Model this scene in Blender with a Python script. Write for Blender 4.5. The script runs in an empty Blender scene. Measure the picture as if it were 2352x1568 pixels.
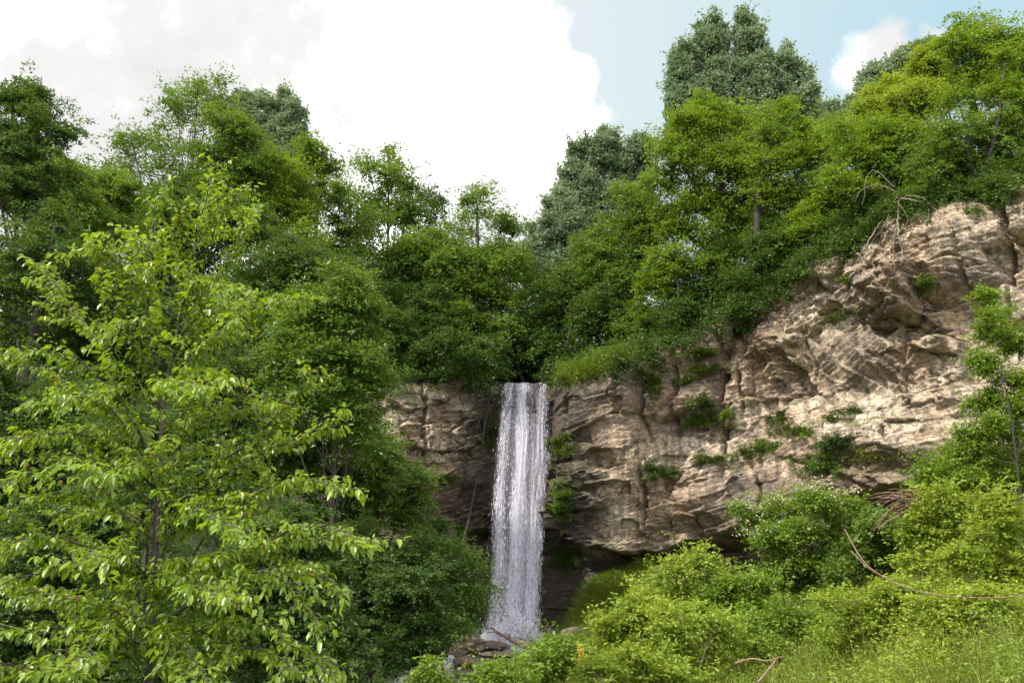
import bpy, math
import numpy as np
from mathutils import Vector

# ------------------------------------------------------------------ camera, world, sun, exposure
SC = bpy.context.scene
PITCH = math.radians(16.0)
W0, H0 = 2352.0, 1568.0
FPX = 28.0 / 36.0 * W0
cam_d = bpy.data.cameras.new("camera")
cam = bpy.data.objects.new("camera", cam_d)
SC.collection.objects.link(cam)
cam_d.lens = 28.0
cam_d.sensor_width = 36.0
cam_d.clip_start = 0.1
cam_d.clip_end = 3000
cam.location = (0, 0, 0)
cam.rotation_euler = (math.radians(90) + PITCH, 0, 0)
SC.camera = cam

SUN_DIR = np.array([-0.61, -0.40, 0.70]); SUN_DIR /= np.linalg.norm(SUN_DIR)
sun_el = math.asin(SUN_DIR[2])
sun_az = math.atan2(SUN_DIR[0], SUN_DIR[1])
sd = bpy.data.lights.new("sun", 'SUN')
sd.energy = 3.7
sd.angle = math.radians(0.6)
sd.color = (1.0, 0.94, 0.84)
so = bpy.data.objects.new("sun", sd)
SC.collection.objects.link(so)
so.rotation_euler = Vector(SUN_DIR).to_track_quat('Z', 'Y').to_euler()

SC.view_settings.view_transform = 'Standard'
SC.view_settings.look = 'None'
SC.view_settings.gamma = 1.0
SC.view_settings.exposure = 1.0
SC.cycles.max_bounces = 6
SC.cycles.diffuse_bounces = 3
SC.cycles.glossy_bounces = 2
SC.cycles.transmission_bounces = 4
SC.cycles.transparent_max_bounces = 12
SC.cycles.use_denoising = True
SC.cycles.caustics_reflective = False
SC.cycles.caustics_refractive = False

CT, ST = math.cos(PITCH), math.sin(PITCH)
def ray(px, py):
    u = (px - W0 / 2) / FPX
    v = (H0 / 2 - py) / FPX
    return np.array([u, CT - v * ST, ST + v * CT])
def P(px, py, Y):
    d = ray(px, py)
    return d * (Y / d[1])
def proj(X, Y, Z):
    d = Y * CT + Z * ST
    up = -Y * ST + Z * CT
    return W0 / 2 + FPX * X / d, H0 / 2 - FPX * up / d
def mpp(p):
    return (p[1] * CT + p[2] * ST) / FPX

# ------------------------------------------------------------------ node helpers
class NT:
    def __init__(self, tree):
        self.t = tree
    def n(self, typ, **kw):
        nd = self.t.nodes.new(typ)
        for k, v in kw.items():
            if k.startswith('i_'):
                key = k[2:]
                key = int(key) if key.isdigit() else key.replace('_', ' ')
                nd.inputs[key].default_value = v
            else:
                setattr(nd, k, v)
        return nd
    def l(self, a, b):
        self.t.links.new(a, b)
    def math(self, op, a, b=None, c=None, clamp=False):
        nd = self.t.nodes.new('ShaderNodeMath'); nd.operation = op; nd.use_clamp = clamp
        for i, v in enumerate((a, b, c)):
            if v is None: continue
            if isinstance(v, (int, float)): nd.inputs[i].default_value = v
            else: self.l(v, nd.inputs[i])
        return nd.outputs[0]
    def ramp(self, fac, stops, interp='LINEAR'):
        nd = self.t.nodes.new('ShaderNodeValToRGB')
        cr = nd.color_ramp; cr.interpolation = interp
        while len(cr.elements) < len(stops): cr.elements.new(0.5)
        for e, (p, c) in zip(cr.elements, stops):
            e.position = p
            e.color = c if len(c) == 4 else (c[0], c[1], c[2], 1)
        self.l(fac, nd.inputs[0])
        return nd.outputs[0]
    def mix(self, fac, a, b, blend='MIX'):
        nd = self.t.nodes.new('ShaderNodeMix'); nd.data_type = 'RGBA'; nd.blend_type = blend
        for s, v in ((nd.inputs[0], fac), (nd.inputs[6], a), (nd.inputs[7], b)):
            if isinstance(v, (int, float)): s.default_value = v
            elif isinstance(v, tuple): s.default_value = v if len(v) == 4 else (v[0], v[1], v[2], 1)
            else: self.l(v, s)
        return nd.outputs[2]
    def noise(self, vec, scale, detail=4, rough=0.5, dist=0.0):
        nd = self.n('ShaderNodeTexNoise')
        nd.inputs['Scale'].default_value = scale
        nd.inputs['Detail'].default_value = detail
        nd.inputs['Roughness'].default_value = rough
        nd.inputs['Distortion'].default_value = dist
        if vec is not None: self.l(vec, nd.inputs['Vector'])
        return nd.outputs['Fac']
    def mapping(self, vec, scale=(1, 1, 1), rot=(0, 0, 0), loc=(0, 0, 0)):
        nd = self.n('ShaderNodeMapping')
        nd.inputs['Scale'].default_value = scale
        nd.inputs['Rotation'].default_value = rot
        nd.inputs['Location'].default_value = loc
        self.l(vec, nd.inputs['Vector'])
        return nd.outputs[0]

def new_mat(name):
    m = bpy.data.materials.new(name)
    m.use_nodes = True
    m.node_tree.nodes.clear()
    return m, NT(m.node_tree)

# ------------------------------------------------------------------ sky
world = bpy.data.worlds.new("World")
SC.world = world
world.use_nodes = True
world.node_tree.nodes.clear()
N = NT(world.node_tree)
out = N.n('ShaderNodeOutputWorld'); bg = N.n('ShaderNodeBackground')
bg.inputs['Strength'].default_value = 0.15
sky = N.n('ShaderNodeTexSky', sky_type='NISHITA')
sky.sun_disc = False
sky.sun_elevation = sun_el
sky.sun_rotation = sun_az
sky.air_density = 1.0; sky.dust_density = 0.6; sky.ozone_density = 1.2
tc = N.n('ShaderNodeTexCoord')
vec = tc.outputs['Generated']
nwarp = N.n('ShaderNodeTexNoise'); nwarp.inputs['Scale'].default_value = 5.0
nwarp.inputs['Detail'].default_value = 9; nwarp.inputs['Roughness'].default_value = 0.62
N.l(vec, nwarp.inputs['Vector'])
nf = nwarp.outputs['Fac']
wv = N.n('ShaderNodeTexNoise'); wv.inputs['Scale'].default_value = 7.0; wv.inputs['Detail'].default_value = 6; wv.inputs['Roughness'].default_value = 0.6
N.l(vec, wv.inputs['Vector'])
w1 = N.n('ShaderNodeVectorMath', operation='SUBTRACT'); N.l(wv.outputs['Color'], w1.inputs[0]); w1.inputs[1].default_value = (0.5, 0.5, 0.5)
w2 = N.n('ShaderNodeVectorMath', operation='MULTIPLY_ADD'); N.l(w1.outputs[0], w2.inputs[0]); w2.inputs[1].default_value = (0.13, 0.13, 0.13); N.l(vec, w2.inputs[2])
wvec = w2.outputs[0]
fld = None
clouds = [(200, 250, 960), (780, 130, 420), (1000, 100, 240), (1150, 150, 150), (1240, 190, 100), (930, 420, 230), (1150, 480, 130), (1220, 500, 70),
          (600, -300, 560), (1985, 118, 82), (1935, 150, 62), (2010, 175, 60), (1960, 210, 38), (2140, 90, 34), (2195, 66, 30), (-600, 500, 900), (1230, 262, 34), (1160, 300, 30)]
for (cx, cy, r) in clouds:
    d = ray(cx, cy); d = d / np.linalg.norm(d)
    vm = N.n('ShaderNodeVectorMath', operation='DISTANCE')
    N.l(wvec, vm.inputs[0]); vm.inputs[1].default_value = tuple(d)
    soft = (min(max(r * 0.35, 40), 80) if r > 90 else 32) / FPX
    v = N.math('DIVIDE', N.math('SUBTRACT', r / FPX, vm.outputs['Value']), soft)
    fld = v if fld is None else N.math('MAXIMUM', fld, v)
fld = N.math('ADD', fld, N.math('MULTIPLY', N.math('SUBTRACT', nf, 0.5), 5.5))
mask = N.n('ShaderNodeMapRange', interpolation_type='SMOOTHSTEP')
mask.inputs['From Min'].default_value = -0.5; mask.inputs['From Max'].default_value = 0.7
N.l(fld, mask.inputs['Value'])
# thin veil of high cloud
veiln = N.noise(N.mapping(vec, scale=(1, 1, 2.5)), 2.2, 6, 0.55)
dR = ray(2200, 60); dR /= np.linalg.norm(dR)
vm = N.n('ShaderNodeVectorMath', operation='DISTANCE'); N.l(vec, vm.inputs[0]); vm.inputs[1].default_value = tuple(dR)
away = N.math('MULTIPLY', vm.outputs['Value'], 0.55)
veil = N.math('ADD', N.math('MULTIPLY', veiln, 0.3), N.math('ADD', away, 0.70), clamp=True)
veil = N.math('MINIMUM', veil, 0.95)
vcol = N.mix(N.math('MULTIPLY', vm.outputs['Value'], 2.0, clamp=True), (1.85, 2.65, 2.85), (2.85, 3.02, 3.03))
skyv = N.mix(veil, sky.outputs[0], vcol)
cl_var = N.ramp(N.noise(vec, 3.0, 6, 0.6), [(0.36, (2.72, 2.72, 2.70)), (0.47, (3.15, 3.13, 3.1)), (0.55, (4.5, 4.5, 4.45)), (0.66, (9.5, 9.4, 9.3))])
# bright unseen clouds added behind the camera and overhead as fill light
rest = None
for (dx, dy, dz, r) in ((0, -1, 0.45, 0.55), (0.8, -0.6, 0.35, 0.5), (0.95, 0.1, 0.5, 0.4), (-0.9, -0.9, 0.25, 0.4), (0.1, -0.3, 1.0, 0.45), (-0.3, 0.5, 1.0, 0.4), (0.5, 0.4, 1.2, 0.3)):
    d = np.array([dx, dy, dz]); d /= np.linalg.norm(d)
    vm2 = N.n('ShaderNodeVectorMath', operation='DISTANCE'); N.l(wvec, vm2.inputs[0]); vm2.inputs[1].default_value = tuple(d)
    v = N.math('DIVIDE', N.math('SUBTRACT', r, vm2.outputs['Value']), 0.12, clamp=True)
    rest = v if rest is None else N.math('MAXIMUM', rest, v)
skyv = N.mix(rest, skyv, (11.0, 10.9, 10.8))
cmix = N.mix(mask.outputs['Result'], skyv, cl_var)
N.l(cmix, bg.inputs['Color']); N.l(bg.outputs[0], out.inputs[0])

# ------------------------------------------------------------------ numpy noise
def _h(ix, iy, iz, seed):
    a = (ix.astype(np.int64) * 374761393 + iy.astype(np.int64) * 668265263 + iz.astype(np.int64) * 2147483647 + seed * 974634777) & 0xffffffff
    a = ((a ^ (a >> 13)) * 1274126177) & 0xffffffff
    a = ((a ^ (a >> 16)) * 2246822519) & 0xffffffff
    a = a ^ (a >> 15)
    return (a & 0xffffff) / float(0xffffff)
def vnoise(x, y, z=None, seed=0):
    x = np.asarray(x, float); y = np.asarray(y, float)
    z = np.zeros_like(x) if z is None else np.asarray(z, float)
    ix, iy, iz = np.floor(x), np.floor(y), np.floor(z)
    fx, fy, fz = x - ix, y - iy, z - iz
    fx = fx * fx * (3 - 2 * fx); fy = fy * fy * (3 - 2 * fy); fz = fz * fz * (3 - 2 * fz)
    r = 0
    for dx in (0, 1):
        for dy in (0, 1):
            for dz in (0, 1):
                r = r + _h(ix + dx, iy + dy, iz + dz, seed) * (fx if dx else 1 - fx) * (fy if dy else 1 - fy) * (fz if dz else 1 - fz)
    return r * 2 - 1
def fbm(x, y, z=None, oct=4, seed=0, gain=0.5):
    r = 0; a = 1.0; f = 1.0; t = 0
    for o in range(oct):
        r = r + a * vnoise(x * f, y * f, None if z is None else z * f, seed + o * 17)
        t += a; a *= gain; f *= 2.03
    return r / t
def worley(x, y, seed):
    ix, iy = np.floor(x), np.floor(y)
    F1 = np.full(x.shape, 9.0); F2 = np.full(x.shape, 9.0)
    hid = np.zeros(x.shape); cx = np.zeros(x.shape); cy = np.zeros(x.shape)
    zz = np.zeros_like(ix)
    for dx in (-1, 0, 1):
        for dy in (-1, 0, 1):
            jx, jy = ix + dx, iy + dy
            qx = jx + 0.1 + 0.8 * _h(jx, jy, zz, seed); qy = jy + 0.1 + 0.8 * _h(jx, jy, zz, seed + 5)
            ax_, ay_ = np.abs(x - qx), np.abs(y - qy)
            d = 0.75 * np.maximum(ax_, ay_) + 0.25 * (ax_ + ay_)
            m = d < F1
            F2 = np.where(m, F1, np.minimum(F2, d))
            F1 = np.where(m, d, F1)
            hid = np.where(m, _h(jx, jy, zz, seed + 9), hid)
            cx = np.where(m, qx, cx); cy = np.where(m, qy, cy)
    return F1, F2, hid, cx, cy
def sstep(a, b, x):
    t = np.clip((x - a) / (b - a), 0, 1)
    return t * t * (3 - 2 * t)

# ------------------------------------------------------------------ object helpers
def link(o, parent=None):
    SC.collection.objects.link(o)
    if parent is not None: o.parent = parent
    return o
def tag(o, label=None, cat=None, group=None, kind=None):
    if label: o['label'] = label
    if cat: o['category'] = cat
    if group: o['group'] = group
    if kind: o['kind'] = kind
    return o
def empty(name, loc, label, cat, group=None):
    o = bpy.data.objects.new(name, None)
    o.location = tuple(loc)
    o.empty_display_size = 0.3
    link(o)
    return tag(o, label, cat, group)
def mesh_np(name, V, F, mat, parent=None, smooth=False, tint=None, uv=None, tinted_tris=None):
    """V (n,3); F (m,k) array or list of arrays with different k; tint = per-face float"""
    Fs = F if isinstance(F, list) else [F]
    me = bpy.data.meshes.new(name)
    V = np.asarray(V, np.float32)
    me.vertices.add(len(V)); me.vertices.foreach_set('co', V.ravel())
    loops = np.concatenate([f.ravel() for f in Fs]).astype(np.int32)
    sizes = np.concatenate([np.full(len(f), f.shape[1], np.int32) for f in Fs])
    starts = np.concatenate([[0], np.cumsum(sizes)[:-1]]).astype(np.int32)
    me.loops.add(len(loops)); me.loops.foreach_set('vertex_index', loops)
    me.polygons.add(len(sizes)); me.polygons.foreach_set('loop_start', starts)
    me.polygons.foreach_set('loop_total', sizes)
    if smooth: me.polygons.foreach_set('use_smooth', np.ones(len(sizes), bool))
    me.update(calc_edges=True)
    if tint is not None:
        a = me.attributes.new('tint', 'FLOAT', 'FACE')
        a.data.foreach_set('value', np.asarray(tint, np.float32))
    if uv is not None:
        l = me.uv_layers.new(name='UVMap')
        l.data.foreach_set('uv', np.asarray(uv, np.float32)[loops].ravel())
    me.materials.append(mat)
    o = bpy.data.objects.new(name, me)
    return link(o, parent)
def grid_faces(nu, nv):
    i = np.arange(nu * nv).reshape(nu, nv)
    return np.stack([i[:-1, :-1].ravel(), i[1:, :-1].ravel(), i[1:, 1:].ravel(), i[:-1, 1:].ravel()], 1)
def norm(a):
    return a / np.maximum(np.linalg.norm(a, axis=-1, keepdims=True), 1e-9)

class Tubes:
    def __init__(self): self.V = []; self.F = []; self.n = 0
    def add(self, pts, rad, sides=6):
        pts = np.asarray(pts, float); rad = np.asarray(rad, float)
        k = len(pts)
        tg = norm(np.gradient(pts, axis=0))
        ref = np.array([0.3, 0.9, 0.25])
        a = norm(np.cross(tg, ref)); b = np.cross(tg, a)
        an = np.linspace(0, 2 * np.pi, sides, endpoint=False)
        ring = pts[:, None, :] + rad[:, None, None] * (np.cos(an)[None, :, None] * a[:, None, :] + np.sin(an)[None, :, None] * b[:, None, :])
        self.V.append(ring.reshape(-1, 3))
        i = np.arange(k * sides).reshape(k, sides)
        j = np.roll(i, -1, axis=1)
        self.F.append(np.stack([i[:-1], j[:-1], j[1:], i[1:]], -1).reshape(-1, 4) + self.n)
        self.n += k * sides
    def build(self, name, mat, parent=None, origin=(0, 0, 0)):
        if not self.V: return None
        return mesh_np(name, np.concatenate(self.V) - np.asarray(origin), np.concatenate(self.F), mat, parent, smooth=True)
def spline(pts, n):
    pts = np.asarray(pts, float)
    k = len(pts)
    if k == 2:
        t = np.linspace(0, 1, n)[:, None]
        return pts[0] * (1 - t) + pts[1] * t
    t = np.linspace(0, k - 1, n)
    i = np.clip(np.floor(t).astype(int), 0, k - 2); f = (t - i)[:, None]
    p = lambda j: pts[np.clip(j, 0, k - 1)]
    p0, p1, p2, p3 = p(i - 1), p(i), p(i + 1), p(i + 2)
    return 0.5 * (2 * p1 + (p2 - p0) * f + (2 * p0 - 5 * p1 + 4 * p2 - p3) * f ** 2 + (3 * p1 - p0 - 3 * p2 + p3) * f ** 3)

# ------------------------------------------------------------------ materials
def leaf_mat(name, dark, light, trans=0.42, rough=0.45, spec=0.35, tcol=None):
    m, N = new_mat(name)
    o = N.n('ShaderNodeOutputMaterial')
    at = N.n('ShaderNodeAttribute', attribute_name='tint')
    col = N.ramp(at.outputs['Fac'], [(0.0, dark), (1.0, light)])
    tc = N.n('ShaderNodeTexCoord')
    col = N.mix(N.math('MULTIPLY', N.noise(tc.outputs['Object'], 0.35, 3), 0.55), col, tuple(0.5 * (a + b) * 0.72 for a, b in zip(dark, light)))
    p = N.n('ShaderNodeBsdfPrincipled')
    p.inputs['Roughness'].default_value = rough
    p.inputs['Specular IOR Level'].default_value = spec
    N.l(col, p.inputs['Base Color'])
    t = N.n('ShaderNodeBsdfTranslucent')
    tc2 = N.mix(1.0, col, tcol or (1.5, 1.35, 0.55), 'MULTIPLY')
    N.l(tc2, t.inputs['Color'])
    mx = N.n('ShaderNodeMixShader'); mx.inputs[0].default_value = trans
    N.l(p.outputs[0], mx.inputs[1]); N.l(t.outputs[0], mx.inputs[2])
    N.l(mx.outputs[0], o.inputs[0])
    return m
def bark_mat(name, c1, c2, rough=0.85):
    m, N = new_mat(name)
    o = N.n('ShaderNodeOutputMaterial'); p = N.n('ShaderNodeBsdfPrincipled')
    tc = N.n('ShaderNodeTexCoord')
    v = N.mapping(tc.outputs['Object'], scale=(6, 6, 1.5))
    f = N.noise(v, 3.0, 6, 0.65)
    N.l(N.ramp(f, [(0.3, c1), (0.7, c2)]), p.inputs['Base Color'])
    p.inputs['Roughness'].default_value = rough
    b = N.n('ShaderNodeBump'); b.inputs['Strength'].default_value = 0.6; b.inputs['Distance'].default_value = 0.02
    N.l(f, b.inputs['Height']); N.l(b.outputs[0], p.inputs['Normal'])
    N.l(p.outputs[0], o.inputs[0])
    return m

M = {}
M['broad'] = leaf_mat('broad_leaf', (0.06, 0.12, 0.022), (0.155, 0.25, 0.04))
M['deep'] = leaf_mat('deep_leaf', (0.034, 0.08, 0.02), (0.095, 0.165, 0.034))  # darker leaf green with the wood's shade put into its colour
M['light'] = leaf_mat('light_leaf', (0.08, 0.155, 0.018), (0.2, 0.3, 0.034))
M['yellow'] = leaf_mat('yellow_leaf', (0.115, 0.195, 0.02), (0.31, 0.39, 0.048))
M['poplar'] = leaf_mat('poplar_leaf', (0.115, 0.18, 0.1), (0.29, 0.37, 0.225), trans=0.38, tcol=(1.1, 1.1, 0.8))
M['cherry'] = leaf_mat('cherry_leaf', (0.095, 0.18, 0.014), (0.28, 0.39, 0.036), trans=0.45, rough=0.38, spec=0.6)
M['ash'] = leaf_mat('ash_leaf', (0.055, 0.125, 0.018), (0.15, 0.245, 0.04), rough=0.4, spec=0.45)
M['olive'] = leaf_mat('olive_leaf', (0.1, 0.13, 0.022), (0.22, 0.24, 0.05))
M['moss'] = leaf_mat('moss_leaf', (0.045, 0.085, 0.012), (0.130, 0.170, 0.025), trans=0.25)
M['bloom'] = leaf_mat('bloom_petal', (0.42, 0.42, 0.26), (0.62, 0.60, 0.42), trans=0.3, tcol=(1.0, 1.0, 0.8))
M['gold'] = leaf_mat('gold_petal', (0.55, 0.40, 0.02), (0.75, 0.58, 0.03), trans=0.2, tcol=(1.0, 0.9, 0.4))
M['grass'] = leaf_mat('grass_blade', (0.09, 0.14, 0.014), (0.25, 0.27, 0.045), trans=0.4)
M['shade_grass'] = leaf_mat('shade_grass_blade', (0.08, 0.13, 0.014), (0.2, 0.25, 0.03), trans=0.3)  # darker copy of the grass, shade of the bank in its colour
M['bark'] = bark_mat('dark_bark', (0.015, 0.012, 0.010), (0.045, 0.036, 0.028))
M['barkl'] = bark_mat('pale_bark', (0.10, 0.08, 0.06), (0.26, 0.21, 0.165))
M['cherry_bark'] = bark_mat('cherry_bark', (0.022, 0.016, 0.013), (0.085, 0.06, 0.048), 0.6)
M['redwood'] = bark_mat('wet_wood', (0.09, 0.05, 0.035), (0.26, 0.16, 0.12), 0.6)

def cliff_material():
    m, N = new_mat('sandstone')
    o = N.n('ShaderNodeOutputMaterial'); p = N.n('ShaderNodeBsdfPrincipled')
    tc = N.n('ShaderNodeTexCoord'); v = tc.outputs['Object']
    g = N.n('ShaderNodeNewGeometry')
    sep = N.n('ShaderNodeSeparateXYZ'); N.l(v, sep.inputs[0])
    big = N.noise(v, 0.22, 5, 0.55)
    med = N.noise(N.mapping(v, scale=(1, 1, 2.2), rot=(0, 0.2, 0)), 1.1, 6, 0.65, 0.6)
    fine = N.noise(N.mapping(v, scale=(1, 1, 1.5), rot=(0, 0.25, 0)), 5.5, 7, 0.7)
    strk = N.noise(N.mapping(v, scale=(2.2, 2.2, 0.22)), 1.2, 5, 0.6, 0.3)
    c = N.ramp(med, [(0.28, (0.22, 0.17, 0.125)), (0.45, (0.40, 0.315, 0.235)), (0.6, (0.52, 0.43, 0.33)), (0.78, (0.46, 0.42, 0.36))])
    ab = N.n('ShaderNodeAttribute', attribute_name='block'); aw = N.n('ShaderNodeAttribute', attribute_name='weather_shade')
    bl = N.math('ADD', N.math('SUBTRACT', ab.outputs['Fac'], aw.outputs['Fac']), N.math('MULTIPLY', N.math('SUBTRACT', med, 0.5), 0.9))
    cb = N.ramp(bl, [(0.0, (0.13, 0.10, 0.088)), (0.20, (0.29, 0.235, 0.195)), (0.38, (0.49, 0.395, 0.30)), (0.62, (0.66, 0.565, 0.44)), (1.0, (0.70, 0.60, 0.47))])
    c = N.mix(0.72, c, cb)
    c = N.mix(N.ramp(big, [(0.40, (0, 0, 0)), (0.60, (1, 1, 1))]), c, N.mix(0.45, c, (0.48, 0.31, 0.19)))
    grey = N.ramp(strk, [(0.47, (0, 0, 0)), (0.62, (0.8, 0.8, 0.8))])
    c = N.mix(grey, c, (0.145, 0.120, 0.105))
    c = N.mix(N.ramp(fine, [(0.38, (0.7, 0.7, 0.7)), (0.58, (0, 0, 0))]), c, (0.10, 0.078, 0.055))
    # undercut shade painted in, lower left wall darkened, wet black rock beside the fall
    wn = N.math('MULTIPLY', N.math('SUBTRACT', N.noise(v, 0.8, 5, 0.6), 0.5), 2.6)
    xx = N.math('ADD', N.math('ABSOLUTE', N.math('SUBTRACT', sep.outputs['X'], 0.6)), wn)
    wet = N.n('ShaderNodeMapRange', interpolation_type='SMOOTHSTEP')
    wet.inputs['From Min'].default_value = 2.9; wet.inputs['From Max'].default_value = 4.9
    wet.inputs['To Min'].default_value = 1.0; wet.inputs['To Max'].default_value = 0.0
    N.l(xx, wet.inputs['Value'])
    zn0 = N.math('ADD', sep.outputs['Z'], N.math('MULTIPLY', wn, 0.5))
    cave_shade = N.n('ShaderNodeMapRange', interpolation_type='SMOOTHSTEP'); cave_shade.inputs['From Min'].default_value = 0.1; cave_shade.inputs['From Max'].default_value = 1.3
    cave_shade.inputs['To Min'].default_value = 0.95; cave_shade.inputs['To Max'].default_value = 0.0; N.l(zn0, cave_shade.inputs['Value'])
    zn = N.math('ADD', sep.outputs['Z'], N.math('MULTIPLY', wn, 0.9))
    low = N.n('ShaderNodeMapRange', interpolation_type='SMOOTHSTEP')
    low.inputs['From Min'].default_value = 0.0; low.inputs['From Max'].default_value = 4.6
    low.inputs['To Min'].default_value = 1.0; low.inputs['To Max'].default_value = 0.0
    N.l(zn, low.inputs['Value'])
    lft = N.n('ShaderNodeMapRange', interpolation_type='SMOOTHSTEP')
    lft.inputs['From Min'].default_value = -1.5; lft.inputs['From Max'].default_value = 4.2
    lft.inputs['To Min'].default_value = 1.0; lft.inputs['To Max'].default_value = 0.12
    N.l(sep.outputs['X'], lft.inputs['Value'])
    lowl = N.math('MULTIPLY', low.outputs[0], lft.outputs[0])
    damp_shade = N.math('MAXIMUM', cave_shade.outputs[0], N.math('MAXIMUM', N.math('MULTIPLY', wet.outputs[0], 0.90), N.math('MULTIPLY', lowl, 0.80)))  # wet rock together with the dark painted under the overhang as shade
    c = N.mix(damp_shade, c, N.mix(fine, (0.035, 0.030, 0.024), (0.075, 0.060, 0.048)))
    # moss and thin grass on ledges
    sn = N.n('ShaderNodeSeparateXYZ'); N.l(g.outputs['Normal'], sn.inputs[0])
    mossn = N.math('ADD', sn.outputs['Z'], N.math('MULTIPLY', N.math('SUBTRACT', N.noise(v, 1.3, 5, 0.7), 0.5), 1.6))
    mm = N.ramp(mossn, [(0.52, (0, 0, 0)), (0.74, (1, 1, 1))])
    c = N.mix(N.math('MULTIPLY', mm, 0.75), c, (0.075, 0.085, 0.022))
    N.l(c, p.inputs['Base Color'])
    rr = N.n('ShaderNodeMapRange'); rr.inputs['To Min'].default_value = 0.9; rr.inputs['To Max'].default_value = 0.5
    N.l(damp_shade, rr.inputs['Value']); N.l(rr.outputs[0], p.inputs['Roughness'])
    p.inputs['Specular IOR Level'].default_value = 0.25
    vo = N.n('ShaderNodeTexVoronoi', feature='DISTANCE_TO_EDGE'); vo.inputs['Scale'].default_value = 1.5
    wv_ = N.n('ShaderNodeVectorMath', operation='MULTIPLY_ADD'); nz = N.n('ShaderNodeTexNoise'); nz.inputs['Scale'].default_value = 1.6; nz.inputs['Detail'].default_value = 5
    N.l(v, nz.inputs['Vector']); N.l(nz.outputs['Color'], wv_.inputs[0]); wv_.inputs[1].default_value = (0.5, 0.5, 0.5)
    N.l(N.mapping(v, scale=(0.9, 0.9, 1.9), rot=(0, 0.18, 0)), wv_.inputs[2]); N.l(wv_.outputs[0], vo.inputs['Vector'])
    crack = N.ramp(vo.outputs['Distance'], [(0.0, (0, 0, 0)), (0.035, (1, 1, 1))])
    b = N.n('ShaderNodeBump'); b.inputs['Strength'].default_value = 0.8; b.inputs['Distance'].default_value = 0.12
    hh = N.math('ADD', N.math('ADD', N.math('MULTIPLY', fine, 0.7), N.math('MULTIPLY', med, 0.5)), N.math('MULTIPLY', crack, 0.6))
    N.l(hh, b.inputs['Height']); N.l(b.outputs[0], p.inputs['Normal'])
    N.l(p.outputs[0], o.inputs[0])
    return m
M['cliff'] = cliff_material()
def soil_material(name, c1, c2, c3, sc=0.8):
    m, N = new_mat(name)
    o = N.n('ShaderNodeOutputMaterial'); p = N.n('ShaderNodeBsdfPrincipled')
    tc = N.n('ShaderNodeTexCoord'); v = tc.outputs['Object']
    f = N.noise(v, sc, 8, 0.65)
    N.l(N.ramp(f, [(0.3, c1), (0.5, c2), (0.7, c3)]), p.inputs['Base Color'])
    p.inputs['Roughness'].default_value = 0.95
    b = N.n('ShaderNodeBump'); b.inputs['Strength'].default_value = 1.0; b.inputs['Distance'].default_value = 0.15
    N.l(N.noise(v, 4.0, 6, 0.7), b.inputs['Height']); N.l(b.outputs[0], p.inputs['Normal'])
    N.l(p.outputs[0], o.inputs[0])
    return m
M['soil'] = soil_material('grassy_soil', (0.03, 0.04, 0.012), (0.045, 0.065, 0.016), (0.07, 0.06, 0.03))
M['boulder'] = soil_material('wet_boulder', (0.05, 0.038, 0.028), (0.11, 0.08, 0.06), (0.20, 0.145, 0.11), 2.0)
M['dryrock'] = soil_material('dry_rock', (0.16, 0.13, 0.10), (0.30, 0.25, 0.20), (0.42, 0.36, 0.30), 3.0)

# ------------------------------------------------------------------ cliff geometry
plan = np.array([(-60, 26), (-40, 33), (-22, 40.5), (-10, 44.0), (-4.0, 45.6), (-2.2, 46.2), (0.6, 46.6), (2.6, 46.0), (3.3, 44.8), (5.0, 43.4),
                 (8, 42.2), (12, 39.6), (16, 35.6), (19.5, 31.2), (24, 25.5), (31, 19), (45, 12)], float)
seg = np.r_[0, np.cumsum(np.hypot(*np.diff(plan, axis=0).T))]
fs = np.linspace(0, seg[-1], 400)
cx_ = np.interp(fs, seg, plan[:, 0]); cy_ = np.interp(fs, seg, plan[:, 1])
ker = np.hanning(9); ker /= ker.sum()
cxs = np.convolve(np.pad(cx_, 4, 'edge'), ker, 'valid'); cys = np.convolve(np.pad(cy_, 4, 'edge'), ker, 'valid')
top_wob = None
top_px = np.array([-4000, 0, 880, 1148, 1156, 1254, 1264, 1330, 1400, 1450, 1560, 1650, 1750, 1850, 1960, 2030, 2140, 2200, 2352, 2700, 6000], float)
top_py = np.array([885, 885, 885, 870, 881, 881, 872, 852, 822, 806, 760, 705, 660, 600, 545, 480, 460, 435, 400, 360, 200], float)
def top_z(x, y):
    z = np.full_like(x, 10.0)
    for _ in range(12):
        px, _py = proj(x, y, z)
        pyt = np.interp(px, top_px, top_py)
        v = (H0 / 2 - pyt) / FPX
        z = 0.5 * z + 0.5 * y * (ST + v * CT) / (CT - v * ST)
    return np.minimum(z, 22)
i0, i1 = np.searchsorted(cxs, -17), np.searchsorted(cxs, 29)
NS, NZ = 1000, 520
fsu = np.linspace(fs[i0], fs[i1], NS)
sx = np.interp(fsu, fs, cxs); sy = np.interp(fsu, fs, cys)
tx, ty = np.gradient(sx, fsu), np.gradient(sy, fsu)
nx, ny = ty, -tx
nn = np.hypot(nx, ny); nx, ny = nx / nn, ny / nn
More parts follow.
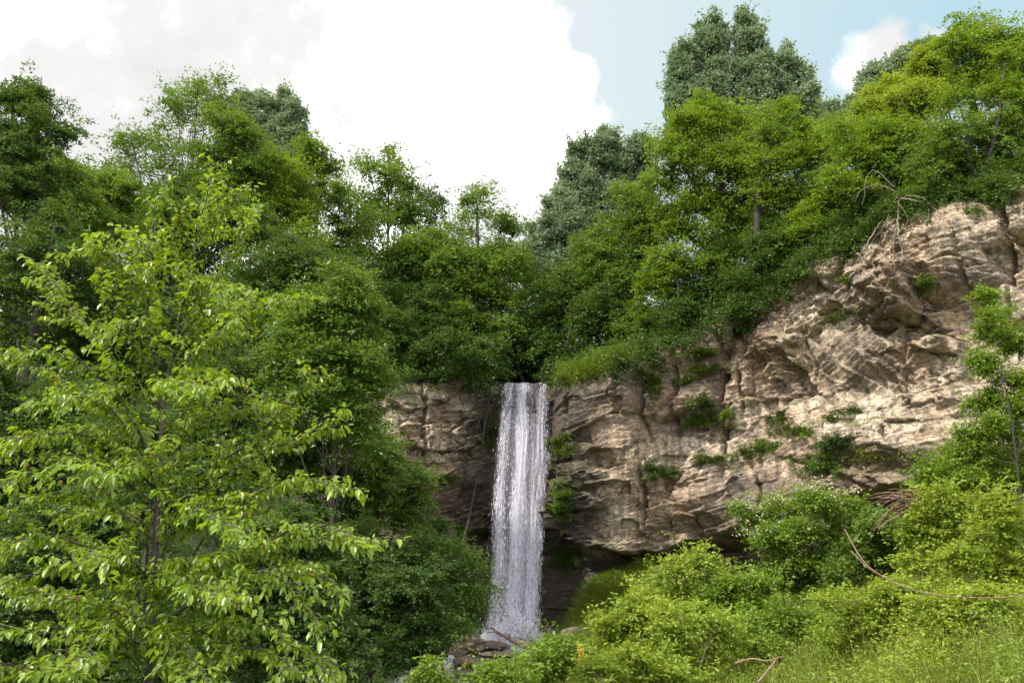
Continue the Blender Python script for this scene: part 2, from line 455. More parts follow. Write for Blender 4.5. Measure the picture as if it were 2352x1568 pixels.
# smooth the normals so the folds stay clean
k2 = np.hanning(61); k2 /= k2.sum()
nx = np.convolve(np.pad(nx, 30, 'edge'), k2, 'valid'); ny = np.convolve(np.pad(ny, 30, 'edge'), k2, 'valid')
ztop = top_z(sx, sy)
ztop_s = np.convolve(np.pad(ztop, 4, 'edge'), ker, 'valid')
m_lip = (sx > -3) & (sx < 4)
ztop = np.where(m_lip, ztop, ztop_s + 0.55 * fbm(fsu / 1.6, fsu * 0, oct=4, seed=333))
ZB = -6.0
tt = np.linspace(0, 1, NZ)
S, TT = np.meshgrid(fsu, tt, indexing='ij')
Zg = ZB + (ztop[:, None] - ZB) * TT
BX = np.repeat(sx[:, None], NZ, 1); BY = np.repeat(sy[:, None], NZ, 1)
GPX, GPY = proj(BX, BY, Zg)
def bump2(px, py, rx, ry, p=2.0):
    return np.exp(-(np.abs((GPX - px) / rx) ** p + np.abs((GPY - py) / ry) ** p))
big = fbm(S / 6.5, Zg / 5.0, oct=3, seed=3)
Lc = Zg - 0.20 * S + 0.8 * fbm(S / 5, Zg / 5, oct=2, seed=11)
D = 1.3 * big
slant = sstep(1600, 1900, GPX) * 0.28
blockc = np.zeros_like(D)
rough = sstep(-0.25, 0.40, fbm(S / 3.6, Zg / 2.4, oct=3, seed=77))
for (ss, sz, amp, ta, ca, sd_) in ((3.2, 1.7, 1.45, 0.45, 0.2, 21), (1.35, 0.75, 0.60, 0.40, 0.10, 31), (0.62, 0.30, 0.27, 0.20, 0.06, 41), (0.30, 0.15, 0.12, 0.10, 0.02, 43)):
    wx = (S + slant * Zg) / ss + 0.30 * fbm(S / ss * 0.5, Zg / ss * 0.7, oct=2, seed=sd_, gain=0.5)
    wz = Lc / sz + 0.30 * fbm(S / ss * 0.5, Zg / ss * 0.7, oct=2, seed=sd_ + 3, gain=0.5)
    F1, F2, hid, wcx, wcy = worley(wx, wz, sd_)
    k = (0.35 + 0.70 * rough) if sd_ < 40 else 0.12 + 0.6 * rough ** 2
    blockc += {21: 0.5, 31: 0.35, 41: 0.15}.get(sd_, 0) * ((hid * 31.7) % 1.0)
    if sd_ in (21, 31):     # each block keeps one flat face instead of following the swell of the wall
        cS = S - (wx - wcx) * ss; cZ = Zg - (wz - wcy) * sz
        bigc = fbm(cS / 6.5, cZ / 5.0, oct=3, seed=3)
        D += (1.3 * 0.75 * (bigc - big)) if sd_ == 21 else 0.0
        D += 0.55 * (0.5 + rough) * fbm(cS / 1.6, cZ / 1.3, oct=2, seed=13) if sd_ == 31 else 0.0
    h2 = (hid * 7.13) % 1.0; h3 = (hid * 13.7) % 1.0
    D += k * (amp * (hid - 0.5) + ta * ((h2 - 0.5) * 2.0 * (wx - wcx) + (h3 - 0.15) * 1.3 * (wz - wcy)))
    D -= k * ca * (1 - sstep(0.0, 0.10, F2 - F1)) * (hid > 0.45)
# thin strata
ly = Lc / 0.27 + 0.5 * fbm(S / 1.5, Zg / 1.2, oct=2, seed=61)
li = np.floor(ly); lf = ly - li
hl = _h(li, np.floor(S / 3.5 + 0.3 * fbm(S, Zg, oct=1, seed=8)), np.zeros_like(li), 71)
D += (0.04 + 0.14 * rough) * (hl - 0.5) + 0.04 * (lf - 0.5)
D += 0.20 * (0.5 - np.abs(fbm(S / 0.8, Zg / 0.5, oct=4, seed=91))) * (0.3 + 0.8 * rough)
# diagonal slanting slabs on the upper right wall
dg = (S * 0.9 + Zg * 0.75)
F1, F2, hid, wcx, wcy = worley(dg / 1.1, (Zg * 0.9 - S * 0.3) / 4.2, 51)
wm = bump2(2000, 770, 230, 130)
D += wm * (0.40 * (hid - 0.5) + 0.30 * (dg / 1.1 - wcx))
# large named shapes
D += 2.3 * bump2(1400, 1070, 120, 240, 3.5)
D += 0.7 * bump2(1430, 900, 90, 70, 3)
D -= 1.4 * bump2(1285, 1040, 22, 300)
D -= 1.3 * bump2(1190, 1200, 75, 330, 4)
D += 0.9 * bump2(1262, 1075, 26, 38)
D -= 0.8 * bump2(1662 , 860, 22, 190) * (0.6 + fbm(S / 0.8, Zg / 0.8, oct=3, seed=88))
D -= 0.4 * bump2(1510, 930, 18, 180)
D += 1.0 * bump2(1600, 1130, 90, 60, 3)
D += 1.5 * bump2(2160, 590, 110, 130, 3)
D -= 0.9 * bump2(1980, 890, 190, 55)
D += 0.8 * bump2(2050, 1010, 160, 50, 3)
D -= 0.8 * bump2(2230, 720, 60, 50)
D += 0.9 * bump2(1050, 1085, 80, 40, 3)
D -= 0.8 * bump2(1000, 1190, 90, 45, 3)
for jx, jy, jw, jh, jd in ((968, 970, 7, 110, 0.8), (1358, 900, 8, 90, 0.5), (1442, 860, 7, 80, 0.6), (1497, 900, 10, 120, 0.8), (1560, 900, 9, 110, 0.6), (1655, 930, 9, 150, 1.0), (1490, 1130, 9, 90, 0.8),
                           (1750, 1130, 7, 70, 0.5), (1895, 1010, 7, 60, 0.5), (2318, 590, 9, 130, 1.0), (2235, 640, 12, 60, 0.8), (1700, 860, 8, 90, 0.6), (1860, 800, 6, 60, 0.4)):
    D -= jd * np.exp(-(np.abs((GPX - jx - 16 * fbm(Zg / 1.2, Zg * 0 + jx, oct=4, seed=7)) / (jw * 0.55)) ** 2 + np.abs((GPY - jy) / jh) ** 4))
    D += 0.35 * jd * np.exp(-(np.abs((GPY - jy) / jh) ** 4)) * sstep(-4, 4, GPX - jx) * (1 - sstep(20, 60, GPX - jx))
weather_shade = 0.42 * bump2(1680, 1160, 230, 75, 3) + 0.30 * bump2(1540, 900, 110, 90, 3) + 0.30 * bump2(1330, 930, 50, 90, 3) + 0.35 * bump2(1620, 740, 90, 60, 3) + 0.25 * bump2(2260, 690, 90, 60)  # weathered rock tone, with the shade of down-facing parts painted in
weather_shade += 0.30 * sstep(0.05, 0.5, fbm(S / 1.1, Zg / 4.5, oct=4, seed=66)) + 0.40 * bump2(1060, 1150, 130, 110, 4) + 0.35 * bump2(2130, 1080, 80, 40) - 0.42 * bump2(1400, 1140, 75, 130, 3) - 0.22 * bump2(2020, 940, 260, 100) - 0.12 * bump2(2100, 730, 160, 110)
D += 1.0 * bump2(935, 1000, 60, 80, 4)
D += 0.7 * bump2(1060, 990, 50, 75, 4)
ul_px = np.array([0, 880, 1000, 1100, 1260, 1310, 1360, 1420, 1520, 1600, 1700, 1800, 1950, 2100, 2200, 2500], float)
ul_py = np.array([1300, 1300, 1260, 1220, 1190, 1225, 1258, 1272, 1262, 1250, 1225, 1195, 1145, 1110, 1060, 1050], float)
und = np.interp(GPX, ul_px, ul_py) + 14 * fbm(S / 1.4, Zg / 9, oct=3, seed=5)
uc = sstep(-8, 22, GPY - und)
und_amt = np.interp(GPX, [0, 1050, 1250, 1340, 1600, 2100, 2500], [0.6, 1.6, 2.6, 5.4, 5.4, 4.0, 3.0])
D = D * (1 - 0.5 * uc) - und_amt * uc
D += und_amt * 0.1 * sstep(60, 200, GPY - und)
# shoulder rounding at the top edge
edge = (ztop[:, None] - Zg)
D -= 0.8 * (1 - sstep(0, 0.9, edge)) * np.where(m_lip, 0.3, 1.0)[:, None]
D *= sstep(0, 0.02, TT) * 0 + 1
lean = np.interp(sx, [-10, 4, 12, 22], [0.0, 0.03, 0.06, 0.05])[:, None] * (Zg - 2)
CX = BX + nx[:, None] * (D - lean * 0.0); CY = BY + ny[:, None] * D
CZ = Zg + 0.05 * fbm(S / 0.5, Zg / 0.5, oct=3, seed=101)
CV = np.stack([CX, CY, CZ], -1)
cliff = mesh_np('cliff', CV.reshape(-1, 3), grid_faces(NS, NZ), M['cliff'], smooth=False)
tag(cliff, 'bare tan sandstone cliff with undercut base beside the waterfall', None, None, 'structure')
for an, av in (('block', blockc), ('weather_shade', weather_shade + 0.12 * fbm(S / 2.5, Zg / 2.0, oct=3, seed=55) + 0.05)):
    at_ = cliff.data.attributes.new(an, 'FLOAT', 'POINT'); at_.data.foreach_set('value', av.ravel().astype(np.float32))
CPX, CPY = proj(CX, CY, CZ)
CD = CY * CT + CZ * ST
def cliff_at(px, py):
    d = (CPX - px) ** 2 + (CPY - py) ** 2
    m = d < 60
    if not m.any():
        j = np.unravel_index(np.argmin(d), d.shape)
    else:
        dd = np.where(m, CD, 1e9)
        j = np.unravel_index(np.argmin(dd), dd.shape)
    return CV[j].copy(), np.array([nx[j[0]], ny[j[0]], 0.0])

# ------------------------------------------------------------------ hillside above the cliff
hx = np.interp(fs, fs, cxs); hy = cys
hz = top_z(hx, hy)
hz = np.convolve(np.pad(hz, 4, 'edge'), ker, 'valid')
def hill_z(x, y):
    z0 = np.interp(x, hx, hz); y0 = np.interp(x, hx, hy)
    sl = np.interp(x, [-30, -8, 3, 10, 25], [0.25, 0.12, 0.06, 0.14, 0.14])
    r = np.maximum(y - y0, 0)
    return z0 - 0.15 + sl * 40 * (1 - np.exp(-r / 40.0))
gx = np.interp(np.linspace(0, 1, 260), [0, 0.2, 0.8, 1.0], [-60, -22, 28, 44])
gr = np.r_[0, 0.4, 1, 2, 3.5, 5.5, 8, 11, 15, 20, 27, 36, 50, 80, 150, 400]
GX, GR = np.meshgrid(gx, gr, indexing='ij')
GY = np.interp(GX, hx, hy) + 0.9 + GR
# a shallow channel feeding the fall
chan = np.exp(-((GX - 0.7) / 2.2) ** 2)
GZ = hill_z(GX, GY) + 0.35 * fbm(GX / 3, GY / 3, oct=3, seed=202) * np.minimum(GR, 1) - 0.35 * chan * (GR > 0)
hill = mesh_np('hillside', np.stack([GX, GY, GZ], -1).reshape(-1, 3), grid_faces(len(gx), len(gr)), M['soil'], smooth=True)
tag(hill, kind='structure')

# ------------------------------------------------------------------ valley ground
def stream_x(y): return np.interp(y, [-20, 5, 20, 36, 45, 60], [-15, -12, -7, -3.4, 0.2, 0.5])
def stream_z(y): return np.interp(y, [-20, 0, 5, 20, 34, 38, 45, 60], [-6.6, -6.2, -6.0, -5.2, -4.9, -4.05, -4.05, -4.05])
def ground(x, y):
    x = np.asarray(x, float); y = np.asarray(y, float)
    d = x - stream_x(y)
    z = stream_z(y)
    w = np.interp(y, [30, 40, 46], [0.8, 2.2, 3.4])
    r = np.maximum(np.abs(d) - w, 0)
    # the right bank rises evenly, the left one more steeply
    zr = 0.30 * r + 0.0 * r
    zr = np.where(r > 22, 0.30 * 22 + 0.15 * (r - 22), zr)
    zl = 0.52 * r
    zl = np.where(r > 26, 13.5 + 0.1 * (r - 26), zl)
    bank = 2.7 * sstep(1.9, 4.6, x) * sstep(38.0, 43.0, y) * (1 - sstep(8.5, 12.0, x))
    return z + np.where(d > 0, zr, zl) + bank
GXs = np.r_[np.linspace(-400, -40, 12)[:-1], np.linspace(-40, 40, 260), np.linspace(40, 400, 12)[1:]]
GYs = np.r_[np.linspace(-300, -12, 10)[:-1], np.linspace(-12, 52, 260)]
A, B = np.meshgrid(GXs, GYs, indexing='ij')
GG = ground(A, B) + 0.18 * fbm(A / 1.8, B / 1.8, oct=4, seed=303)
gnd = mesh_np('ground', np.stack([A, B, GG], -1).reshape(-1, 3), grid_faces(len(GXs), len(GYs)), M['soil'], smooth=True)
tag(gnd, kind='structure')

def base_z(x, y):
    y0 = np.interp(x, hx, hy)
    return float(hill_z(x, y) if y > y0 + 0.3 else ground(x, y))


GD = 1.0  # overall leafiness
# ------------------------------------------------------------------ foliage engine
LEAFW = {'broad': 0.62, 'deep': 0.62, 'light': 0.6, 'yellow': 0.5, 'poplar': 0.75, 'ash': 0.42, 'olive': 0.6, 'moss': 0.7, 'airy': 0.6, 'bloom': 0.9}
def leaf_geo(pos, ax, nr, L, Wf, rng, fold=0.22):
    """diamond leaves, folded a little along the midrib: 4 verts, 2 triangles"""
    n = len(pos)
    sd = norm(np.cross(nr, ax))
    L = L[:, None]
    mid = pos + ax * L * 0.45
    f = nr * L * fold * Wf
    l = mid + sd * L * Wf * 0.5 + f
    r = mid - sd * L * Wf * 0.5 + f
    t = pos + ax * L
    V = np.stack([pos, r, t, l], 1).reshape(-1, 3)
    b = (np.arange(n) * 4)[:, None]
    F = np.concatenate([b + np.array([[0, 1, 2]]), b + np.array([[0, 2, 3]])], 1).reshape(-1, 3)
    return V, F
def in_view(p, mx=330, my=260):
    px, py = proj(p[:, 0], p[:, 1], p[:, 2])
    return (px > -mx) & (px < W0 + mx) & (py > -my) & (py < H0 + my) & (p[:, 1] > 1)

def sprays(centers, outdir, rc, rng, leafL, twigs=7, per=18, flat=0.35, droop=0.25, up=0.75, upward=0.0, loose=1.0):
    """leafy twigs radiating from each clump centre. returns pos, axis, normal, clump-tint"""
    n = len(centers)
    rc = np.broadcast_to(np.asarray(rc, float), (n,))
    oh = outdir.copy(); oh[:, 2] *= 0.4
    oh = norm(oh + rng.normal(0, 0.15, oh.shape))
    # twig directions
    ang = rng.normal(0, 1.15, (n, twigs))
    c, s = np.cos(ang), np.sin(ang)
    side = norm(np.cross(oh, np.array([0, 0, 1.0])))
    d = oh[:, None, :] * c[..., None] + side[:, None, :] * s[..., None]
    d[..., 2] += rng.normal(0.05, flat, (n, twigs)) + upward
    d = norm(d)
    ln = rc[:, None] * (0.55 + 0.9 * rng.random((n, twigs)) ** 1.3 + 0.6 * (rng.random((n, twigs)) > 0.85))
    st = centers[:, None, :] - oh[:, None, :] * (rc * 0.35)[:, None, None] + rng.normal(0, 0.32, (n, twigs, 3)) * rc[:, None, None] * np.array([1, 1, 1.0])
    t = (rng.random((n, twigs, per)) ** 0.8)
    pos = st[:, :, None, :] + d[:, :, None, :] * (ln[:, :, None] * t)[..., None]
    pos[..., 2] -= droop * (t ** 2) * ln[:, :, None]
    ts = norm(np.cross(d, np.array([0, 0, 1.0])))
    sgn = rng.choice([-1.0, 1.0], (n, twigs, per))
    spread = rng.random((n, twigs, per)) * 1.6 * leafL * loose
    pos += ts[:, :, None, :] * (sgn * spread)[..., None]
    pos += rng.normal(0, 0.35 * leafL * loose, pos.shape)
    ax = d[:, :, None, :] * 0.6 + ts[:, :, None, :] * sgn[..., None] * 0.75 + rng.normal(0, 0.35, pos.shape)
    ax[..., 2] -= 0.25
    nr = np.zeros(pos.shape); nr[..., 2] = up
    nr += rng.normal(0, 0.42, pos.shape)
    tw = (st, d, ln)
    ct = np.repeat(np.repeat(rng.random((n, 1, 1)), twigs, 1), per, 2) * 0.5 + t * 0.25
    return pos.reshape(-1, 3), norm(ax.reshape(-1, 3)), norm(nr.reshape(-1, 3)), ct.reshape(-1), tw

def crown_mesh(name, centers, outdir, rc, mat, rng, leafL, origin, parent, wf=0.6, cull=True, jitter=0.3, **kw):
    pos, ax, nr, ct, tw = sprays(centers, outdir, rc, rng, leafL, **kw)
    if cull:
        k = in_view(pos); pos, ax, nr, ct = pos[k], ax[k], nr[k], ct[k]
    if len(pos) == 0: return None, tw, 0
    L = leafL * rng.uniform(0.65, 1.3, len(pos))
    V, F = leaf_geo(pos - np.asarray(origin), ax, nr, L, wf, rng)
    tint = np.clip(ct + rng.random(len(pos)) * jitter, 0, 1)
    return mesh_np(name, V, F, mat, parent, tint=np.repeat(tint, 2)), tw, len(pos)

STYLE = {
    'broad': dict(mat='broad', rc=0.95, flat=0.48, droop=0.28, up=0.8),
    'deep': dict(mat='deep', rc=0.95, flat=0.48, droop=0.30, up=0.8),
    'light': dict(mat='light', rc=0.85, flat=0.48, droop=0.22, up=0.8),
    'yellow': dict(mat='yellow', rc=0.8, flat=0.55, droop=0.25, up=0.6, upward=0.25, loose=0.75),
    'poplar': dict(mat='poplar', rc=0.90, flat=0.7, droop=-0.1, up=0.4, upward=1.5),
    'ash': dict(mat='ash', rc=0.75, flat=0.35, droop=0.45, up=0.7),
    'olive': dict(mat='olive', rc=0.75, flat=0.35, droop=0.2, up=0.6),
    'airy': dict(mat='broad', rc=0.9, flat=0.5, droop=0.1, up=0.4, upward=0.25),
}
TOTAL = 0
def fit_leaf(p):  # never much smaller than two pixels of the picture
    return max(0.075, 2.55 * mpp(p) * 2352 / 1024 * 0.92)

def tree(name, label, cat, style, Y, lobes, base=None, group=None, seed=1, dens=1.0, trunk_r=0.2, leafL=None, rcf=1.0,
         twigs=7, per=17, trunks=1, bark='bark', fill=0.55, shown=0.65, crown_name='crown', overlay=None, ground_base=None):
    """lobes: (px, py, rx, ry[, dY]) of the crown's masses, base: (px, Y) of the trunk's foot"""
    global TOTAL
    rng = np.random.default_rng(seed * 7919 + 13)
    st = dict(STYLE[style]); mat = M[st.pop('mat')]; rc0 = st.pop('rc') * rcf
    cs, rs = [], []
    if style == 'poplar':   # upright pointed plumes, narrow at the tip and wider lower down; lobes are (px, tip py, width, bottom py)
        new = []
        for (x, top, w, bot) in lobes:
            y = top; k = 0
            while y < bot:
                f = min(1.0, 0.32 + 0.30 * k)
                rx = w * f * rng.uniform(0.85, 1.15); ry = rx * 1.5
                new.append((x + rng.normal(0, 0.12) * w, y + ry, rx, ry, rng.uniform(-1, 1) * w * 0.03))
                y += ry * 1.15; k += 1
        lobes = new
    else:                   # ragged offshoots break up each mass
        extra = []
        for lb in lobes:
            for _ in range(1):
                a = rng.uniform(-0.2, np.pi + 0.2); f = rng.uniform(0.30, 0.45)
                extra.append((lb[0] + math.cos(a) * lb[2] * 0.95, lb[1] - math.sin(a) * lb[3] * 0.95, lb[2] * f, lb[3] * f))
        lobes = list(lobes) + extra
    nl_main = len(lobes) if style == 'poplar' else len(lobes) // 2
    for lb in lobes:
        c = P(lb[0], lb[1], Y + (lb[4] if len(lb) > 4 else rng.uniform(-0.03, 0.03) * Y))
        m = mpp(c)
        cs.append(c); rs.append(np.array([lb[2] * m, 0.85 * min(lb[2], lb[3] * 1.5) * m, lb[3] * m]))
    cs = np.array(cs); rs = np.array(rs)
    if leafL is None: leafL = fit_leaf(cs.mean(0)) * 1.12
    per = int(per * 1.35 * float(np.clip((rc0 / 0.9) ** 2 * (0.158 / leafL) ** 2, 0.6, 2.8)))
    rc0 = min(rc0, 0.62 * rs[:, 0].max())
    if base is None:
        bx = cs[:, 0].mean(); by = cs[:, 1].mean()
    else:
        by = base[1] if base[1] else cs[:, 1].mean()
        bx = (base[0] - W0 / 2) / FPX * (by * CT + cs[:, 2].mean() * 0.3 * ST)
    bz = base_z(bx, by) if ground_base is None else ground_base
    B0 = np.array([bx, by, bz - 0.1])
    root = empty(name, B0, label, cat, group)
    C, O = [], []
    for c, r in zip(cs, rs):
        A = 4 * np.pi * ((r[0] * r[1]) ** 1.6 / 3 + (r[0] * r[2]) ** 1.6 / 3 + (r[1] * r[2]) ** 1.6 / 3) ** (1 / 1.6)
        n = int(max(5, dens * (0.85 if style != 'poplar' else 1.15) * A / (rc0 ** 2)))
        d = norm(rng.normal(0, 1, (n, 3)))
        d[:, 2] = np.where(d[:, 2] < -0.55, -d[:, 2], d[:, 2])
        wob = 1 + 0.45 * fbm(d[:, 0] * 1.8 + c[0], d[:, 1] * 1.8 + c[1], d[:, 2] * 1.8 + c[2], oct=2, seed=seed)
        rad = np.where(rng.random(n) < fill, rng.uniform(0.78, 1.0, n), rng.uniform(0.25, 0.8, n)) * wob
        p = c + d * r * rad[:, None] * 0.92
        C.append(p); O.append(norm(d / r * r.mean()))
    C = np.concatenate(C); O = np.concatenate(O)
    rcs = rc0 * rng.uniform(0.45, 1.35, len(C))
    cm, tw, nl = crown_mesh(crown_name, C, O, rcs, mat, rng, leafL, B0, root, wf=LEAFW[style], twigs=twigs, per=per, **st)
    TOTAL += nl
    # trunk, limbs and branches
    tb = Tubes()
    order = np.argsort(cs[:, 2])
    topc = cs[order[-1]]
    limbs = []
    for ti in range(trunks):
        off = np.array([rng.normal(0, 0.25), rng.normal(0, 0.25), 0]) * (trunks > 1)
        tgt = topc if ti == 0 else cs[rng.integers(len(cs))]
        mid = B0 * 0.5 + tgt * 0.5 + np.array([rng.normal(0, 0.35), rng.normal(0, 0.3), 0]) * (trunk_r / 0.2)
        pts = spline([B0 + off - [0, 0, 0.4], B0 * 0.8 + mid * 0.2 + off + [0, 0, 0.1], mid + off * 2, tgt + [0, 0, rs[order[-1]][2] * (0.3 if style != 'poplar' else 0.0)]], 18)
        rr = trunk_r * np.linspace(1.0, 0.10, 18) ** 0.9 / (1 if trunks == 1 else 1.5)
        rr[0] *= 1.35
        tb.add(pts, rr, 8); limbs.append((pts, rr))
    main = limbs[0]
    for c in cs[:nl_main]:
        j = int(np.clip(np.argmin(np.abs(main[0][:, 2] - (c[2] - 0.45 * (c[2] - B0[2]) * 0.6))), 2, 13))
        s0 = main[0][j]
        midp = (s0 + c) / 2 + np.array([0, 0, -0.12 * np.linalg.norm(c - s0)]) + rng.normal(0, 0.15, 3) * rs[0][0] * 0.4
        pts = spline([s0, midp, c, c + (c - midp) * (0.35 if style != 'poplar' else 0.02)], 9)
        rr = main[1][j] * np.linspace(0.62, 0.10, 9)
        tb.add(pts, rr, 6); limbs.append((pts, rr))
    LP = np.concatenate([l[0] for l in limbs]); LR = np.concatenate([l[1] for l in limbs])
    vis = in_view(C, 150, 150)
    for i in np.where(vis & (rng.random(len(C)) < shown))[0]:
        c = C[i]
        dd = np.linalg.norm(LP - c, axis=1) + np.maximum(LP[:, 2] - c[2] + 0.2, 0) * 2
        j = int(np.argmin(dd)); s0 = LP[j]
        midp = (s0 + c) / 2 + rng.normal(0, 0.12, 3) * rc0 + [0, 0, 0.08 * dd[j]]
        tb.add(spline([s0, midp, c], 5), max(min(LR[j] * 0.5, 0.05 * trunk_r / 0.2), 0.006) * np.linspace(1, 0.25, 5), 4)
    tb.build('trunk' if name.endswith('tree') or 'tree' in name else 'stems', M[bark], root, B0)
    if overlay:
        om, frac, sz = overlay
        k = np.where(rng.random(len(C)) < frac)[0]
        up = k[O[k][:, 2] > 0.0]
        o2, _, n2 = crown_mesh('blossom', C[up] + [0, 0, rc0 * 0.25], O[up], rcs[up], M[om], rng, sz, B0, root, wf=0.9, twigs=6, per=9, up=0.6)
        TOTAL += n2
    return root

# ------------------------------------------------------------------ trees above the cliff, right of the fall
POP = 'grey-green poplars on the skyline'
tree('poplar_tree', 'tallest grey-green poplar cluster with several upright tops behind the bright green trees on the cliff', 'tree', 'poplar', 54,
     [(1635, 39, 20, 330), (1660, 60, 15, 320), (1609, 60, 20, 330), (1575, 103, 22, 330), (1554, 125, 18, 300), (1549, 190, 18, 320), (1704, 29, 17, 340), (1726, 42, 20, 340), (1745, 66, 22, 330), 
      (1764, 122, 24, 330), (1807, 110, 24, 330), (1790, 150, 26, 340), (1835, 150, 20, 330), (1854, 163, 18, 300), (1868, 214, 16, 310)], seed=1, dens=0.68, trunk_r=0.3, rcf=0.55, group=POP)
tree('poplar_tree', 'silvery poplar with a broad rounded top left of the tallest poplars', 'tree', 'poplar', 58,
     [(1319, 332, 22, 560), (1345, 318, 24, 560), (1383, 298, 26, 580), (1415, 306, 24, 580), (1449, 318, 22, 560), (1482, 318, 18, 520), (1364, 340, 26, 560), (1430, 350, 26, 560), (1297, 396, 18, 520), (1400, 380, 28, 600)], seed=2, dens=0.6, trunk_r=0.3, group=POP, rcf=0.55)
tree('poplar_tree', 'loose silvery poplar right above the waterfall, lowest of the skyline poplars', 'tree', 'poplar', 56,
     [(1287, 440, 20, 640), (1258, 462, 20, 640), (1308, 455, 22, 640), (1330, 500, 24, 660), (1220, 520, 14, 640), (1240, 545, 18, 660), (1275, 520, 24, 660)], seed=3, dens=0.55, trunk_r=0.2, group=POP, rcf=0.55, per=14)
tree('poplar_tree', 'small poplar top peeping over the trees between the tall poplars and the small cloud', 'tree', 'poplar', 70,
     [(1893, 245, 14, 310), (1912, 240, 14, 310), (1925, 262, 10, 310)], seed=4, dens=1.1, trunk_r=0.2, group=POP, rcf=0.7)
tree('poplar_tree', 'tiny poplar top just below the small white cloud', 'tree', 'poplar', 70,
     [(1955, 228, 12, 310), (1972, 240, 12, 310)], seed=5, dens=1.1, trunk_r=0.2, group=POP, rcf=0.7)
tree('poplar_tree', 'dark poplar row climbing the skyline right of the small white cloud', 'tree', 'poplar', 64,
     [(1988, 170, 14, 270), (2006, 155, 16, 270), (2028, 160, 14, 260), (2046, 145, 16, 250), (2072, 118, 18, 240), (2094, 108, 18, 230), (2118, 100, 18, 220), (2140, 98, 16, 200)], seed=6, dens=1.2, trunk_r=0.25, group=POP, rcf=0.62)
WIL = 'soft yellow-green willows below the skyline poplars'
tree('willow_tree', 'soft pale yellow-green willow dome, lower left one of the pair', 'tree', 'yellow', 54,
     [(2030, 250, 55, 60), (1990, 290, 50, 50), (2075, 230, 50, 50), (2040, 310, 70, 40)], seed=7, dens=1.5, group=WIL, per=22, rcf=0.8)
tree('willow_tree', 'soft mid-green willow dome directly left of the tallest right-hand tree', 'tree', 'yellow', 50,
     [(2140, 150, 55, 45), (2170, 200, 55, 60), (2110, 240, 60, 60)], seed=8, dens=1.4, group=WIL, per=20, rcf=0.8)
RIM = 'broadleaf trees along the cliff rim'
tree('broadleaf_tree', 'large bright green tree with dark forked limbs in front of the tallest poplars', 'tree', 'light', 42.5,
     [(1640, 290, 75, 60), (1575, 300, 55, 55), (1700, 310, 45, 50), (1560, 370, 65, 60), (1640, 380, 75, 60), (1700, 400, 50, 60), (1530, 430, 45, 45), (1600, 470, 80, 55), (1680, 490, 60, 55), (1560, 530, 70, 45)],
     base=(1640, 42.5), seed=9, dens=1.0, trunk_r=0.42, group=RIM, shown=0.9)
tree('broadleaf_tree', 'bright green tree with layered boughs right of the large forked one', 'tree', 'light', 40.2,
     [(1800, 270, 40, 45), (1770, 320, 55, 45), (1840, 330, 55, 45), (1800, 390, 80, 55), (1880, 370, 55, 50), (1760, 450, 55, 50), (1860, 450, 75, 50), (1820, 520, 60, 40)],
     base=(1770, 40.2), seed=10, dens=0.95, trunk_r=0.35, group=RIM, shown=0.9)
tree('broadleaf_tree', 'leafy tree whose bare roots hang over the cliff edge', 'tree', 'light', 35.2,
     [(2050, 330, 70, 55), (1990, 370, 65, 50), (2110, 350, 65, 55), (1950, 330, 40, 40), (1930, 420, 55, 40), (2040, 410, 80, 45), (2120, 430, 60, 40)],
     base=(2065, 35.2), seed=11, dens=1.0, trunk_r=0.32, group=RIM, shown=0.9)
tree('broadleaf_tree', 'tallest tree at the right edge with dark trunks showing under a bright crown', 'tree', 'light', 33,
     [(2250, 80, 40, 40), (2210, 120, 45, 50), (2290, 130, 45, 50), (2245, 170, 65, 50), (2180, 110, 26, 30), (2320, 110, 26, 30), (2200, 230, 55, 50), (2280, 230, 55, 50)],
     base=(2255, 33), seed=12, dens=0.85, trunk_r=0.30, group=RIM, trunks=2, shown=0.9)
tree('broadleaf_tree', 'bright tree cut by the right edge of the picture beside the tallest right-hand tree', 'tree', 'light', 31,
     [(2350, 150, 45, 60), (2345, 230, 50, 50), (2370, 290, 60, 50), (2420, 200, 60, 80)], base=(2350, 31), seed=13, dens=0.8, trunk_r=0.25, group=RIM, trunks=2, shown=0.9)
tree('broadleaf_tree', 'dark shaded tree low under the tallest right-hand tree', 'tree', 'broad', 31.8,
     [(2200, 310, 70, 50), (2290, 320, 65, 50), (2340, 360, 60, 45), (2240, 380, 80, 40), (2160, 380, 60, 45), (2320, 420, 50, 30)], base=(2250, 31.8), seed=14, dens=1.0, trunk_r=0.25, group=RIM)
tree('broadleaf_tree', 'mid-green tree between the lowest poplar and the forked bright tree', 'tree', 'broad', 47,
     [(1470, 480, 50, 60), (1430, 540, 60, 50), (1380, 590, 60, 50), (1460, 600, 65, 55), (1500, 540, 45, 50), (1400, 650, 75, 50)], base=(1430, 47), seed=15, dens=1.05, trunk_r=0.3, group=RIM)
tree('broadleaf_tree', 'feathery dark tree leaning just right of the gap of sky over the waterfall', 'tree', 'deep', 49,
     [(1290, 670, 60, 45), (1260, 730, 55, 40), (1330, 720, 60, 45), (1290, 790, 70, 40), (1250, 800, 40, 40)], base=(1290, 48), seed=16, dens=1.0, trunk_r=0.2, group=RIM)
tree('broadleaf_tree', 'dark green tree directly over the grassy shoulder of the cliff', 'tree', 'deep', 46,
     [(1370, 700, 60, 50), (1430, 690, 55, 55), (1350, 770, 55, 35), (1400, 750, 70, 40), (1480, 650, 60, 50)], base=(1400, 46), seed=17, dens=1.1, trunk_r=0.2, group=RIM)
tree('broadleaf_tree', 'low sunlit tree bulging out under the large forked one', 'tree', 'light', 42,
     [(1530, 610, 50, 38), (1580, 620, 45, 35), (1500, 660, 38, 36), (1560, 670, 50, 30)], base=(1580, 42), seed=18, dens=1.2, trunk_r=0.16, group=RIM)
